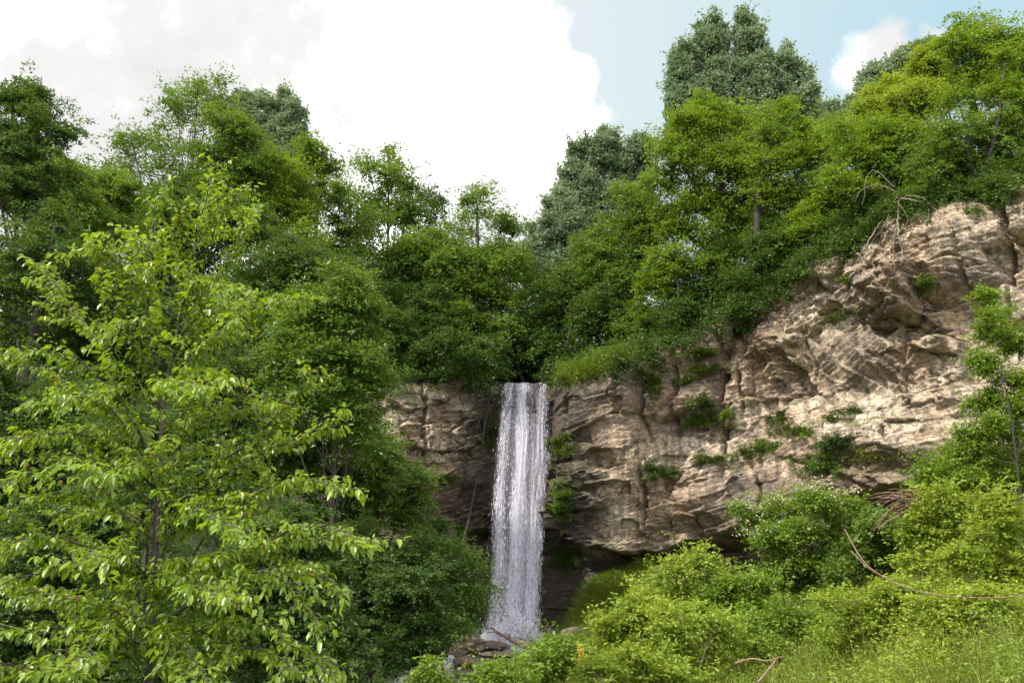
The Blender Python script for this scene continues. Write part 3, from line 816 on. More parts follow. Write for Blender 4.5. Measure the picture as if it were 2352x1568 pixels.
tree('broadleaf_tree', 'small tree with pale hanging stems under the large forked one', 'tree', 'broad', 41.6,
     [(1650, 560, 50, 45), (1700, 580, 55, 35), (1640, 620, 45, 40), (1740, 540, 50, 35)], base=(1650, 41.6), seed=19, dens=1.1, trunk_r=0.2, group=RIM)
tree('broadleaf_tree', 'small bright spray of a tree at the rim left of the hanging roots', 'tree', 'light', 38.3,
     [(1850, 510, 45, 28), (1830, 545, 45, 28), (1880, 540, 35, 25), (1900, 490, 45, 30)], base=(1870, 38.3), seed=20, dens=1.1, trunk_r=0.12, group=RIM)
tree('broadleaf_tree', 'shaded tree filling the rim between the bright spray and the hanging roots', 'tree', 'deep', 38.8,
     [(1950, 470, 60, 40), (1900, 450, 60, 40), (1980, 440, 50, 40), (1760, 560, 50, 40), (1840, 590, 55, 28), (1920, 530, 45, 25)], base=(1930, 38.8), seed=21, dens=1.2, trunk_r=0.2, group=RIM)
tree('broadleaf_tree', 'leafy tree seen low between the two bright rim trees', 'tree', 'broad', 44,
     [(1750, 470, 60, 50), (1700, 540, 60, 45), (1930, 310, 50, 45), (1880, 330, 40, 40), (1960, 350, 50, 50)], base=(1800, 44), seed=22, dens=1.1, trunk_r=0.3, group=RIM)
SHR = 'shrubs on the cliff rim'
def bush(name, label, cat, style, Y, lobes, seed, **kw):
    kw.setdefault('trunk_r', 0.05); kw.setdefault('trunks', 3); kw.setdefault('rcf', 0.6)
    return tree(name, label, cat, style, Y, lobes, seed=seed, **kw)
bush('shrub', 'rounded blue-green shrub hanging over the grassy shoulder', 'shrub', 'broad', 43.4, [(1470, 730, 45, 40), (1500, 750, 35, 30), (1440, 760, 30, 25), (1540, 740, 35, 30)], 30, group=SHR, dens=1.2)
bush('shrub', 'dark shrub mass under the pale hanging stems', 'shrub', 'deep', 42.0, [(1560, 720, 45, 35), (1620, 690, 50, 40), (1590, 760, 45, 25), (1680, 650, 50, 30)], 31, group=SHR, dens=1.3)
bush('shrub', 'upright feathery shrub clinging to the rock face', 'shrub', 'deep', 41.2, [(1712, 720, 30, 26), (1700, 755, 32, 30), (1725, 745, 25, 30)], 32, group=SHR, dens=1.8, rcf=0.5)
bush('shrub', 'shaded shrub strip on the rim below the bright spray tree', 'shrub', 'deep', 38.8, [(1780, 610, 50, 30), (1840, 610, 50, 26), (1730, 630, 45, 25), (1890, 570, 40, 22)], 33, group=SHR, dens=1.2)
bush('shrub', 'shaded shrub on the rim right of the hanging roots', 'shrub', 'broad', 32.8, [(2140, 450, 55, 25), (2190, 430, 45, 25), (2100, 455, 40, 22), (2230, 425, 45, 24), (2290, 425, 45, 22), (2340, 415, 40, 22)], 34, group=SHR, dens=1.2)

# ------------------------------------------------------------------ trees left of the fall
LT = 'trees behind the waterfall on the left'
tree('broadleaf_tree', 'tree with an uneven tuft for a top standing left of the bare-tipped one', 'tree', 'broad', 54,
     [(885, 385, 36, 36), (850, 400, 40, 30), (900, 430, 50, 45), (860, 470, 50, 45), (910, 500, 55, 45), (850, 540, 50, 45)], seed=40, dens=0.7, trunk_r=0.25, group=LT, shown=0.9, per=15)
tree('broadleaf_tree', 'dark bluish tree arching right beside the uneven tuft', 'tree', 'deep', 53,
     [(970, 450, 42, 30), (1000, 485, 30, 28), (940, 490, 50, 35), (970, 530, 45, 35)], seed=41, dens=0.8, trunk_r=0.2, group=LT, shown=0.9)
tree('broadleaf_tree', 'crooked tree with a thin nearly bare tip and dark bent limbs over the waterfall', 'tree', 'airy', 50,
     [(1095, 450, 22, 26), (1095, 490, 36, 34), (1150, 530, 45, 30), (1060, 540, 50, 35), (1185, 530, 22, 22), (1120, 580, 55, 30)], base=(1060, 49), seed=42, dens=0.6, trunk_r=0.3, group=LT, shown=1.0, per=14)
tree('broadleaf_tree', 'bright-topped tree sloping down left of the crooked one', 'tree', 'broad', 49,
     [(1000, 560, 65, 40), (950, 590, 60, 40), (1050, 600, 60, 35), (900, 640, 60, 45), (990, 640, 65, 40)], seed=43, dens=1.05, trunk_r=0.25, group=LT)
tree('broadleaf_tree', 'dense tree with a rounded crown right above the waterfall lip', 'tree', 'broad', 48,
     [(1120, 640, 55, 40), (1160, 620, 40, 35), (1080, 680, 60, 45), (1150, 690, 50, 45), (1100, 740, 60, 40), (1160, 760, 40, 40)], seed=44, dens=1.15, trunk_r=0.25, group=LT)
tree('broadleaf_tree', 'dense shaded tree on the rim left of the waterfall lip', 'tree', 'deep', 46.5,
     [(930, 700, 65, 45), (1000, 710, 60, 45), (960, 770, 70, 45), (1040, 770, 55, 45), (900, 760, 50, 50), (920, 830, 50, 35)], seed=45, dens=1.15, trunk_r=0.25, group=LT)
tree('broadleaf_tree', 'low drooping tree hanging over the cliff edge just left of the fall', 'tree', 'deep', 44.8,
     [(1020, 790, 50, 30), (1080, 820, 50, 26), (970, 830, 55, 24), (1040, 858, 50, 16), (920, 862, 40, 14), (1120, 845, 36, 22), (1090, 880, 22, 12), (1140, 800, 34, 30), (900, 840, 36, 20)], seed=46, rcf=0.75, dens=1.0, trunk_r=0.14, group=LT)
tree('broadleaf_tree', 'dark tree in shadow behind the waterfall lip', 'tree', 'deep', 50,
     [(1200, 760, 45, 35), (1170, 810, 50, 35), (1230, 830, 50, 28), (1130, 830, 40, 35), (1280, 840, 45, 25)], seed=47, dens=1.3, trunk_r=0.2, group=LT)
tree('broadleaf_tree', 'round-topped tree with a gap of sky under its crown, left of the uneven tuft', 'tree', 'broad', 46,
     [(728, 355, 42, 40), (700, 380, 45, 35), (755, 400, 40, 40), (735, 450, 50, 45), (770, 470, 35, 40), (690, 460, 50, 50)], base=(735, 46), seed=48, dens=0.72, trunk_r=0.3, group=LT, shown=0.9)
tree('broadleaf_tree', 'bright tree with a leaning dark trunk in front of the round-topped one', 'tree', 'light', 43,
     [(640, 400, 60, 35), (690, 420, 45, 35), (640, 470, 60, 45), (600, 430, 50, 45), (690, 520, 50, 45), (720, 560, 50, 40)], base=(690, 43), seed=49, dens=0.75, trunk_r=0.3, group=LT, shown=0.9)
tree('poplar_tree', 'green poplar with a blunt double top on the left skyline', 'tree', 'poplar', 56,
     [(552, 214, 16, 380), (575, 222, 18, 400), (598, 217, 16, 400), (622, 232, 18, 400), (652, 210, 18, 400), (674, 232, 18, 400), (688, 260, 14, 380)], seed=50, dens=0.8, trunk_r=0.3, group=POP, rcf=0.55)
tree('broadleaf_tree', 'tallest airy tree on the left with thin stems against the sky', 'tree', 'airy', 44,
     [(455, 205, 50, 36), (410, 230, 50, 40), (480, 240, 45, 40), (380, 290, 50, 45), (440, 290, 65, 50), (330, 335, 40, 32), (300, 350, 26, 40), (400, 360, 60, 50), (340, 400, 50, 40), (460, 370, 60, 50), (300, 400, 35, 35), (430, 430, 70, 40)],
     base=(430, 44), seed=51, dens=0.36, trunk_r=0.28, group=LT, trunks=3, shown=1.0, per=13)
tree('broadleaf_tree', 'mid-green tree pressed between the airy tree and the double-topped poplar', 'tree', 'broad', 42,
     [(520, 290, 50, 45), (560, 320, 45, 45), (500, 360, 60, 50), (570, 390, 55, 45), (520, 440, 70, 50)], seed=52, dens=1.0, trunk_r=0.3, group=LT)
tree('broadleaf_tree', 'green tree with a spiky outline left of the airy tree', 'tree', 'broad', 38,
     [(230, 410, 40, 34), (190, 430, 45, 40), (260, 450, 50, 40), (210, 500, 60, 50), (150, 440, 30, 40), (280, 520, 60, 50), (160, 540, 60, 50)], seed=53, dens=1.1, trunk_r=0.25, group=LT)
tree('broadleaf_tree', 'shady broad crown below the airy tree, behind the cherry top', 'tree', 'deep', 35,
     [(400, 520, 80, 55), (500, 520, 80, 60), (330, 560, 70, 60), (440, 620, 100, 60), (560, 560, 75, 60), (300, 650, 80, 60)], seed=54, dens=1.15, trunk_r=0.3, group=LT)
tree('broadleaf_tree', 'dark crown filling the wood right of the cherry top', 'tree', 'deep', 33,
     [(640, 610, 80, 55), (580, 670, 80, 55), (720, 640, 70, 50), (650, 720, 90, 55), (780, 640, 60, 45), (540, 740, 80, 60)], seed=55, dens=1.15, trunk_r=0.3, group=LT)
tree('broadleaf_tree', 'large dim tree at the left edge with sprays reaching into the sky', 'tree', 'deep', 26,
     [(25, 245, 50, 36), (90, 240, 26, 20), (50, 290, 60, 30), (110, 305, 45, 18), (30, 360, 80, 50), (110, 400, 50, 45), (0, 440, 90, 60), (90, 470, 70, 55), (-60, 330, 70, 80)],
     base=(-20, 26), seed=56, dens=0.8, trunk_r=0.3, group=LT)
tree('broadleaf_tree', 'large dim tree at the left edge, below the one reaching into the sky', 'tree', 'deep', 24,
     [(40, 580, 90, 65), (120, 560, 60, 55), (10, 680, 100, 70), (110, 680, 80, 60), (60, 780, 110, 60), (180, 620, 60, 60)], seed=57, dens=1.1, trunk_r=0.28, group=LT)
tree('broadleaf_tree', 'shadowy tree behind the middle of the cherry tree', 'tree', 'deep', 25,
     [(230, 700, 90, 65), (340, 760, 90, 70), (200, 820, 100, 70), (440, 780, 90, 70), (320, 880, 100, 60)], seed=58, dens=1.1, trunk_r=0.25, group=LT)
tree('broadleaf_tree', 'shadowy tree in the wood at the left edge behind the lower cherry boughs', 'tree', 'deep', 20,
     [(60, 900, 110, 70), (170, 960, 100, 70), (40, 1010, 110, 70), (0, 1120, 100, 80), (130, 1090, 90, 70)], seed=59, dens=1.0, trunk_r=0.2, group=LT)
tree('broadleaf_tree', 'shadowy tree in the dark hollow right of the cherry trunk', 'tree', 'deep', 24,
     [(470, 900, 90, 60), (580, 860, 80, 60), (520, 990, 90, 60), (420, 1020, 90, 60), (600, 1040, 80, 70)], seed=60, dens=1.0, trunk_r=0.2, group=LT)
tree('ash_tree', 'mid-green ash tree with drooping leaves right of the cherry tree', 'tree', 'ash', 23,
     [(790, 660, 55, 36), (750, 700, 60, 40), (830, 700, 45, 40), (700, 740, 55, 45), (800, 770, 70, 50), (850, 790, 34, 45), (720, 830, 70, 50), (800, 860, 70, 50), (850, 900, 34, 45), (660, 820, 50, 45), (740, 930, 80, 50), (820, 980, 60, 50), (660, 920, 60, 50)],
     base=(780, 23), seed=61, dens=1.15, trunk_r=0.14, shown=0.9, per=20, leafL=0.13, group=None)
tree('broadleaf_tree', 'dark tree bulging in front of the left rock wall', 'tree', 'broad', 27,
     [(900, 1080, 55, 40), (850, 1050, 55, 40), (940, 1130, 45, 32), (860, 1140, 70, 45), (780, 1100, 70, 50), (920, 1190, 50, 36), (800, 1190, 80, 50)], seed=62, dens=1.1, trunk_r=0.2, group=LT)
tree('broadleaf_tree', 'dark low tree on the stream bank below the left rock wall', 'tree', 'deep', 24,
     [(850, 1270, 80, 50), (930, 1270, 45, 40), (900, 1340, 70, 45), (800, 1340, 80, 50), (960, 1360, 50, 45), (870, 1420, 80, 45), (960, 1440, 50, 40), (780, 1450, 80, 50), (900, 1500, 70, 45)],
     seed=63, dens=1.05, trunk_r=0.16, group=LT)
tree('ash_tree', 'young sunlit ash sapling standing just left of the foot of the waterfall', 'tree', 'ash', 27,
     [(1045, 1260, 36, 22), (1080, 1300, 42, 26), (1020, 1310, 38, 30), (1060, 1350, 55, 30), (1040, 1400, 60, 32), (1090, 1360, 30, 18), (1050, 1450, 50, 28), (1000, 1460, 45, 32)],
     base=(1030, 27), seed=64, dens=1.15, trunk_r=0.07, rcf=0.75, shown=1.0, leafL=0.13)
tree('broadleaf_tree', 'shaded bush-like tree at the bottom between cherry and stream', 'tree', 'deep', 17,
     [(640, 1240, 80, 60), (720, 1300, 70, 60), (620, 1360, 90, 60), (700, 1440, 90, 60), (600, 1500, 90, 60), (760, 1520, 80, 45), (520, 1420, 80, 60)], seed=65, dens=1.0, trunk_r=0.12, group=LT)
tree('broadleaf_tree', 'shaded bush-like tree at the bottom left behind the cherry', 'tree', 'deep', 15,
     [(80, 1230, 100, 70), (200, 1290, 100, 70), (60, 1370, 110, 70), (220, 1430, 100, 70), (80, 1510, 110, 60), (280, 1180, 80, 60), (250, 1540, 100, 50), (420, 1530, 80, 45)], seed=66, dens=0.9, trunk_r=0.12, group=LT)
tree('broadleaf_tree', 'dim tree behind the cherry trunk', 'tree', 'deep', 19,
     [(300, 1010, 90, 60), (420, 1120, 90, 60), (520, 1150, 80, 60), (330, 1130, 80, 60)], seed=67, dens=0.9, trunk_r=0.14, group=LT)
bush('shrub', 'leafy shrub in a nook of the left rock wall', 'shrub', 'deep', 42.5, [(985, 1250, 34, 24), (1010, 1210, 22, 18), (960, 1290, 40, 24)], 70, dens=1.3)

tree('ash_tree', 'mid-green tree low between the cherry boughs and the rock wall', 'tree', 'ash', 25,
     [(640, 1010, 60, 45), (700, 1050, 60, 45), (760, 1010, 55, 45), (700, 1110, 70, 45), (620, 1110, 60, 50), (830, 1000, 50, 40)], seed=68, dens=1.0, trunk_r=0.12, leafL=0.12)
FT = 'shaded trees filling the wood behind the skyline trees on the left'
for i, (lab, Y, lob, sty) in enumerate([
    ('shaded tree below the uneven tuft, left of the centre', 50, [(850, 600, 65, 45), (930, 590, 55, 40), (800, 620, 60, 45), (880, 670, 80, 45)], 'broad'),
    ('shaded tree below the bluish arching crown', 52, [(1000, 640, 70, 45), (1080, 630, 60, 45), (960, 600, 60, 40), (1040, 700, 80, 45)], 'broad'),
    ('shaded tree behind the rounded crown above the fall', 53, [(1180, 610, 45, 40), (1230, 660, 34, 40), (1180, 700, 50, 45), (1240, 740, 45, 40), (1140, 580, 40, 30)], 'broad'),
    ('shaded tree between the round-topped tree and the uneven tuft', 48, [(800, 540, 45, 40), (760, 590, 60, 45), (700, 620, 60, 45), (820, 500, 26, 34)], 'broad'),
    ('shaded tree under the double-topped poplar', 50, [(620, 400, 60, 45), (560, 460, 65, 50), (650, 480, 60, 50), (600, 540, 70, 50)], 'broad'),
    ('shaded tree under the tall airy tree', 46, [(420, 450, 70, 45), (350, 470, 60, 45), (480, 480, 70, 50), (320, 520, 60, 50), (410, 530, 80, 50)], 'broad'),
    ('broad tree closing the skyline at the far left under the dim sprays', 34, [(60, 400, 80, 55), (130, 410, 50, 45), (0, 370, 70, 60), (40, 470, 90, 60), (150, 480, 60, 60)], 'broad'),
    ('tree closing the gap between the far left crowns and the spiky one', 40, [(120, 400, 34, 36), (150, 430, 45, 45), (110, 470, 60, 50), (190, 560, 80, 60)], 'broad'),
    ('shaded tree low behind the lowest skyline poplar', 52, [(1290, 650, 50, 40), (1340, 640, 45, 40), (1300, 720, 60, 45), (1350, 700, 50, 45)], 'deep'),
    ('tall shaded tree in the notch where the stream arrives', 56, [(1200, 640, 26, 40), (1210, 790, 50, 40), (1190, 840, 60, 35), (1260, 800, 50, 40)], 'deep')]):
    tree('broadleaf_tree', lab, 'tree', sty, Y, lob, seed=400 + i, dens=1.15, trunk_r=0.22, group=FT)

# ------------------------------------------------------------------ right slope: shrubs, saplings
RS = 'yellow-green shrubs on the right slope'
tree('hawthorn_tree', 'small tree with cream blossom and many dark stems in front of the cliff foot', 'tree', 'light', 20,
     [(1735, 1185, 46, 34), (1790, 1165, 50, 30), (1860, 1150, 45, 30), (1920, 1165, 45, 28), (1760, 1235, 55, 32), (1840, 1220, 70, 40), (1910, 1220, 50, 34), (1810, 1290, 60, 40), (1880, 1290, 50, 36), (1830, 1345, 60, 34), (1780, 1340, 45, 32)],
     base=(1822, 20), seed=80, dens=1.1, trunk_r=0.05, trunks=5, rcf=0.36, per=15, leafL=0.075, overlay=('bloom', 0.4, 0.045), shown=0.9)
tree('locust_tree', 'young locust tree with fine bright leaves at the right edge in front of the cliff', 'tree', 'light', 15,
     [(2275, 700, 26, 28), (2300, 740, 30, 30), (2270, 780, 34, 34), (2325, 800, 38, 40), (2270, 850, 32, 34), (2320, 880, 40, 40), (2275, 930, 42, 34), (2340, 950, 44, 40), (2300, 1000, 50, 36), (2240, 1010, 36, 28)],
     base=(2330, 15), seed=81, dens=0.8, trunk_r=0.05, trunks=2, rcf=0.42, per=15, leafL=0.06, shown=1.0)
tree('locust_tree', 'bushy locust sapling below the young locust, beside the dead branches', 'tree', 'light', 15.5,
     [(2230, 1040, 50, 34), (2300, 1060, 55, 36), (2190, 1080, 50, 30), (2260, 1110, 60, 34), (2350, 1110, 50, 40), (2150, 1090, 34, 24)],
     base=(2330, 15.5), seed=82, dens=0.7, trunk_r=0.05, trunks=2, rcf=0.42, per=15, leafL=0.06)
for i, (lab, Y, lob, sty, d) in enumerate([
    ('tall bush on the slope right below the dead branches', 14.5, [(2150, 1160, 50, 36), (2220, 1170, 60, 40), (2170, 1230, 60, 40), (2120, 1230, 40, 34), (2130, 1290, 55, 34)], 'yellow', 1.1),
    ('bush at the right edge under the locust sapling', 12.5, [(2300, 1180, 55, 36), (2350, 1220, 60, 40), (2280, 1250, 60, 40), (2230, 1290, 60, 36), (2330, 1310, 60, 36)], 'yellow', 1.1),
    ('darker green bush in the dip below the dead branches', 19, [(2010, 1210, 40, 30), (2060, 1240, 50, 30), (1990, 1270, 50, 34), (2040, 1300, 50, 34), (1960, 1330, 50, 36)], 'broad', 1.1),
    ('darker green bush right behind the small blossoming tree', 22, [(1960, 1200, 34, 26), (1990, 1240, 34, 26), (1940, 1260, 40, 30)], 'broad', 1.0),
    ('spreading bush with arching twigs in front of the cliff undercut', 19, [(1580, 1290, 30, 20), (1540, 1320, 50, 26), (1600, 1330, 50, 30), (1500, 1350, 50, 26), (1640, 1310, 30, 24), (1560, 1370, 70, 34)], 'yellow', 1.05),
    ('green bush left of the blossoming tree trunk', 18, [(1690, 1370, 50, 34), (1730, 1340, 40, 28), (1700, 1420, 60, 36), (1640, 1400, 50, 34)], 'light', 1.0),
    ('yellowish bush right of the waterfall foot', 17, [(1450, 1400, 34, 26), (1420, 1440, 45, 30), (1490, 1410, 45, 30), (1460, 1470, 60, 34), (1400, 1480, 36, 26)], 'yellow', 1.15),
    ('yellowish bush in the middle of the lower right slope', 13, [(1560, 1430, 60, 34), (1640, 1460, 70, 36), (1540, 1490, 60, 36), (1610, 1530, 70, 36)], 'yellow', 1.1),
    ('feathery bush under the blossoming tree', 14, [(1760, 1430, 60, 32), (1830, 1440, 60, 32), (1750, 1490, 60, 34), (1820, 1510, 70, 36), (1890, 1460, 50, 34)], 'light', 1.0),
    ('pale bush at the bottom edge left of the broken sticks', 11, [(1480, 1530, 60, 34), (1410, 1550, 50, 28), (1540, 1560, 60, 28)], 'yellow', 1.1),
    ('narrow-leaved willow bush right before the waterfall pool', 20, [(1260, 1480, 40, 26), (1230, 1520, 45, 26), (1290, 1520, 50, 28), (1250, 1560, 60, 26)], 'light', 1.15),
    ('low bush at the bottom edge left of the pool', 16, [(1120, 1550, 60, 24), (1180, 1560, 50, 22), (1000, 1560, 60, 26)], 'light', 1.0),
    ('loose bush on the slope beneath the long bent stems', 12, [(1960, 1400, 60, 34), (2030, 1420, 60, 36), (1970, 1470, 60, 36), (2070, 1370, 50, 34)], 'yellow', 1.0),
    ('olive-toned bush between the bent stems and the right edge', 11, [(2150, 1400, 60, 34), (2230, 1390, 60, 34), (2300, 1400, 60, 36), (2190, 1450, 70, 34)], 'yellow', 0.95),
]):
    bush('shrub', lab, 'shrub', sty, Y, lob, 90 + i, group=RS, dens=d, rcf=0.46 if Y < 17 else 0.55, leafL=max(0.06, 0.0052 * Y), per=15, bark='barkl' if sty == 'yellow' else 'bark', trunk_r=0.03, shown=0.5)

# ------------------------------------------------------------------ cherry tree in front
def cherry():
    rng = np.random.default_rng(77)
    Y0 = 8.0
    bx = (342 - W0 / 2) / FPX * (Y0 * CT - 1.5 * ST)
    B0 = np.array([bx, Y0, float(ground(bx, Y0)) - 0.05])
    root = empty('cherry_tree', B0, 'young cherry tree with glossy drooping leaves and arching boughs, nearest tree at the left', 'tree')
    def pth(pts, dy0, dy1):
        k = len(pts)
        return [P(p[0], p[1], Y0 + dy0 + (dy1 - dy0) * i / (k - 1)) for i, p in enumerate(pts)]
    tb = Tubes()
    trunk = spline([B0 - [0, 0, 0.3], P(342, 1560, Y0), P(352, 1400, Y0), P(358, 1230, Y0), P(366, 1080, Y0), P(371, 990, Y0), P(381, 890, Y0), P(398, 810, Y0)], 40)
    tb.add(trunk, np.interp(np.linspace(0, 1, 40), [0, 0.3, 1], [0.050, 0.036, 0.017]), 10)
    BR = [([(398, 812), (430, 640), (470, 480), (503, 372)], 0, -0.1, 0.024),
          ([(385, 880), (470, 700), (540, 570), (600, 476)], 0, 0.5, 0.018), ([(371, 980), (348, 713), (358, 560), (376, 446)], 0, 0.2, 0.02),
          ([(345, 1047), (306, 960), (267, 886), (246, 812), (238, 700), (207, 567)], 0, -0.4, 0.03), ([(246, 812), (180, 720), (110, 640), (66, 598)], -0.2, 0.5, 0.014),
          ([(300, 950), (200, 850), (90, 806), (0, 818)], 0, -0.8, 0.018), ([(348, 713), (290, 620), (240, 570), (141, 574)], 0.1, -0.6, 0.014),
          ([(357, 600), (325, 560), (288, 519)], 0.1, -0.5, 0.012), ([(400, 830), (470, 760), (560, 710), (640, 685), (704, 664)], 0, -0.5, 0.018),
          ([(400, 800), (480, 710), (562, 694)], 0, -1.0, 0.014), ([(400, 850), (480, 780), (552, 738)], 0, -1.2, 0.014), ([(390, 900), (470, 850), (545, 870)], 0, -0.9, 0.014),
          ([(368, 1130), (500, 1060), (600, 980), (690, 880), (702, 858)], 0, -0.5, 0.024), ([(367, 1180), (560, 1060), (680, 1010), (782, 948)], 0, -1.0, 0.022),
          ([(368, 1080), (480, 960), (560, 930), (652, 925)], 0, -0.6, 0.016), ([(365, 1240), (520, 1160), (680, 1100), (798, 1120)], 0, -1.1, 0.02),
          ([(362, 1280), (450, 1290), (600, 1230), (700, 1195), (852, 1232)], 0, -1.3, 0.022), ([(357, 1330), (480, 1290), (640, 1250), (792, 1232)], 0, -0.2, 0.02),
          ([(352, 1470), (430, 1400), (560, 1330), (700, 1330), (772, 1372)], 0, -0.7, 0.024), ([(347, 1500), (440, 1390), (600, 1310), (742, 1450)], 0, -1.4, 0.022),
          ([(345, 1520), (450, 1450), (620, 1420), (765, 1535)], 0, -1.0, 0.02), ([(345, 1560), (480, 1500), (620, 1510), (690, 1570)], 0, -1.5, 0.02),
          ([(364, 1130), (250, 1010), (130, 975), (28, 992)], 0, -0.7, 0.02), ([(362, 1180), (230, 1060), (90, 1070), (-5, 1110)], 0, -1.2, 0.02),
          ([(362, 1250), (260, 1170), (120, 1140), (-10, 1185)], 0, -0.5, 0.02), ([(366, 1090), (250, 1000), (110, 1000), (15, 1035)], 0, 0.5, 0.016),
          ([(358, 1340), (240, 1270), (100, 1225), (-10, 1265)], 0, -1.2, 0.022), ([(355, 1390), (250, 1330), (120, 1310), (-30, 1350)], 0, -0.6, 0.02),
          ([(352, 1440), (230, 1390), (100, 1370), (-30, 1335)], 0, 0.3, 0.02), ([(350, 1490), (220, 1440), (100, 1440), (-30, 1440)], 0, -1.4, 0.022),
          ([(345, 1550), (230, 1510), (100, 1515), (-40, 1500)], 0, -0.8, 0.02), ([(343, 1600), (200, 1570), (60, 1580), (-50, 1590)], 0, -1.3, 0.02),
          ([(345, 1047), (250, 930), (170, 890), (112, 855)], 0, 0.4, 0.016), ([(375, 940), (300, 880), (220, 900), (90, 930)], 0, -0.9, 0.014),
          ([(371, 1000), (440, 920), (400, 880), (470, 900)], 0, -1.4, 0.014), ([(364, 1150), (330, 1060), (250, 1090), (180, 1060)], 0, -1.7, 0.016),
          ([(360, 1250), (420, 1180), (480, 1200), (560, 1230)], 0, -1.8, 0.016), ([(356, 1350), (300, 1280), (230, 1260), (170, 1290)], 0, -1.9, 0.016),
          ([(354, 1400), (420, 1330), (460, 1360), (540, 1390)], 0, -1.9, 0.016), ([(350, 1480), (280, 1420), (200, 1500), (150, 1560)], 0, -1.9, 0.016),
          ([(350, 1500), (400, 1450), (430, 1520), (470, 1600)], 0, -1.8, 0.016), ([(366, 1100), (430, 1030), (500, 1020), (600, 1060)], 0, 0.9, 0.016),
          ([(360, 1230), (290, 1170), (200, 1180), (120, 1200)], 0, 1.0, 0.016), ([(395, 820), (350, 750), (300, 730), (240, 760)], 0, -0.7, 0.012),
          ([(415, 740), (470, 650), (500, 640), (545, 660)], 0, -0.5, 0.012), ([(450, 560), (480, 520), (520, 470), (560, 432)], 0, -0.2, 0.010),
          ([(430, 640), (400, 560), (420, 500), (440, 470)], 0, -0.4, 0.010), ([(250, 740), (290, 680), (300, 640), (330, 620)], -0.2, -0.6, 0.010)]
    tw = []   # (start, dir, len) of leafy twigs
    extra = []
    for pts, a, b, r in BR:
        for sg in ((1,) if rng.random() < 0.15 else ()):
            jx, jy = rng.normal(0, 26), rng.normal(0, 26)
            q = [pts[0]] + [(x + jx * (k + 1) / len(pts), y + jy * (k + 1) / len(pts)) for k, (x, y) in enumerate(pts[1:])]
            f = rng.uniform(0.6, 0.92)
            if sum(x for x, y in pts) / len(pts) > 420 and min(y for x, y in pts) < 1000: f *= 0.8
            q = [(q[0][0] + (x - q[0][0]) * f, q[0][1] + (y - q[0][1]) * f) for x, y in q]
            extra.append((q, a, b + sg * rng.uniform(0.5, 1.3), r * 0.8))
    BR = BR + extra
    for pts, a, b, r in BR:
        sp = spline(pth(pts, a, b), 26)
        wig = rng.normal(0, 0.012, sp.shape); wig[0] = 0
        sp = sp + np.cumsum(wig, 0) * 0.6
        tb.add(sp, r * 0.72 * np.linspace(1, 0.13, 26), 6)
        L = np.r_[0, np.cumsum(np.linalg.norm(np.diff(sp, axis=0), axis=1))]
        tg = norm(np.gradient(sp, axis=0))
        # leaves straight on the bough (outer part)
        for d in np.arange(0.22 * L[-1], L[-1], 0.045):
            j = min(np.searchsorted(L, d), 25)
            tw.append((sp[j], tg[j], 0.05, 1))
        # side twigs
        d = 0.04 * L[-1]
        while d < L[-1]:
            j = min(np.searchsorted(L, d), 25)
            fr = d / L[-1]
            s = rng.choice([-1, 1])
            horiz = norm(np.cross(tg[j], [0, 0, 1.0]))
            dr = norm(tg[j] * rng.uniform(0.5, 1.1) + horiz * s * rng.uniform(0.3, 1.0) + np.array([0, 0, rng.uniform(-0.15, 0.35)]))
            ln = rng.uniform(0.18, 0.62) * (1.15 - 0.7 * fr)
            e = sp[j] + dr * ln + [0, 0, -0.12 * ln]
            q = spline([sp[j], (sp[j] + e) / 2 + [0, 0, 0.05 * ln], e], 6)
            tb.add(q, max(r * 0.3, 0.004) * np.linspace(1, 0.3, 6), 4)
            m = int(ln / 0.05)
            for k in range(1, m + 1):
                t = k / m * 5; i = min(int(t), 4); f = t - i
                tw.append((q[i] * (1 - f) + q[i + 1] * f, norm(q[i + 1] - q[i]), 0.05, 1))
            d += rng.uniform(0.05, 0.13)
    tb.build('trunk', M['cherry_bark'], root, B0)
    pos0 = np.array([t[0] for t in tw]); dr0 = np.array([t[1] for t in tw])
    # clusters of leaves: 2-3 at each node hanging on short stalks
    rep = 4
    pos = np.repeat(pos0, rep, 0); dr = np.repeat(dr0, rep, 0)
    n = len(pos)
    keep = rng.random(n) < 0.80
    pos, dr = pos[keep], dr[keep]; n = len(pos)
    side = norm(np.cross(dr, np.array([0, 0, 1.0])) + rng.normal(0, 0.05, dr.shape))
    s = rng.choice([-1.0, 1.0], n)[:, None]
    ax = dr * rng.uniform(0.1, 0.8, (n, 1)) + side * s * rng.uniform(0.15, 1.0, (n, 1)) + np.array([0, 0, -1.0]) * rng.uniform(-0.15, 1.3, (n, 1)) + rng.normal(0, 0.25, (n, 3))
    ax = norm(ax)
    pos = pos + ax * 0.02 + rng.normal(0, 0.012, (n, 3))
    nr = np.array([0, 0, 1.0]) * 0.8 + ax * 0.6 + side * s * 0.25 + rng.normal(0, 0.33, (n, 3))
    nr = norm(nr - ax * np.sum(nr * ax, 1, keepdims=True))
    sd = np.cross(nr, ax)
    L = rng.uniform(0.036, 0.092, (n, 1)); Wd = L * rng.uniform(0.46, 0.58, (n, 1))
    down = np.array([0, 0, -1.0])
    m1 = pos + ax * L * 0.28; m2 = pos + ax * L * 0.68 + down * L * 0.05 ; m3 = pos + ax * L + down * L * 0.16
    up = nr * Wd * 0.16
    l1 = m1 - sd * Wd * 0.46 + up; l2 = m2 - sd * Wd * 0.40 + up
    r1 = m1 + sd * Wd * 0.46 + up; r2 = m2 + sd * Wd * 0.40 + up
    V = np.stack([pos, m1, m2, m3, l1, l2, r1, r2], 1) - B0
    b = (np.arange(n) * 8)[:, None]
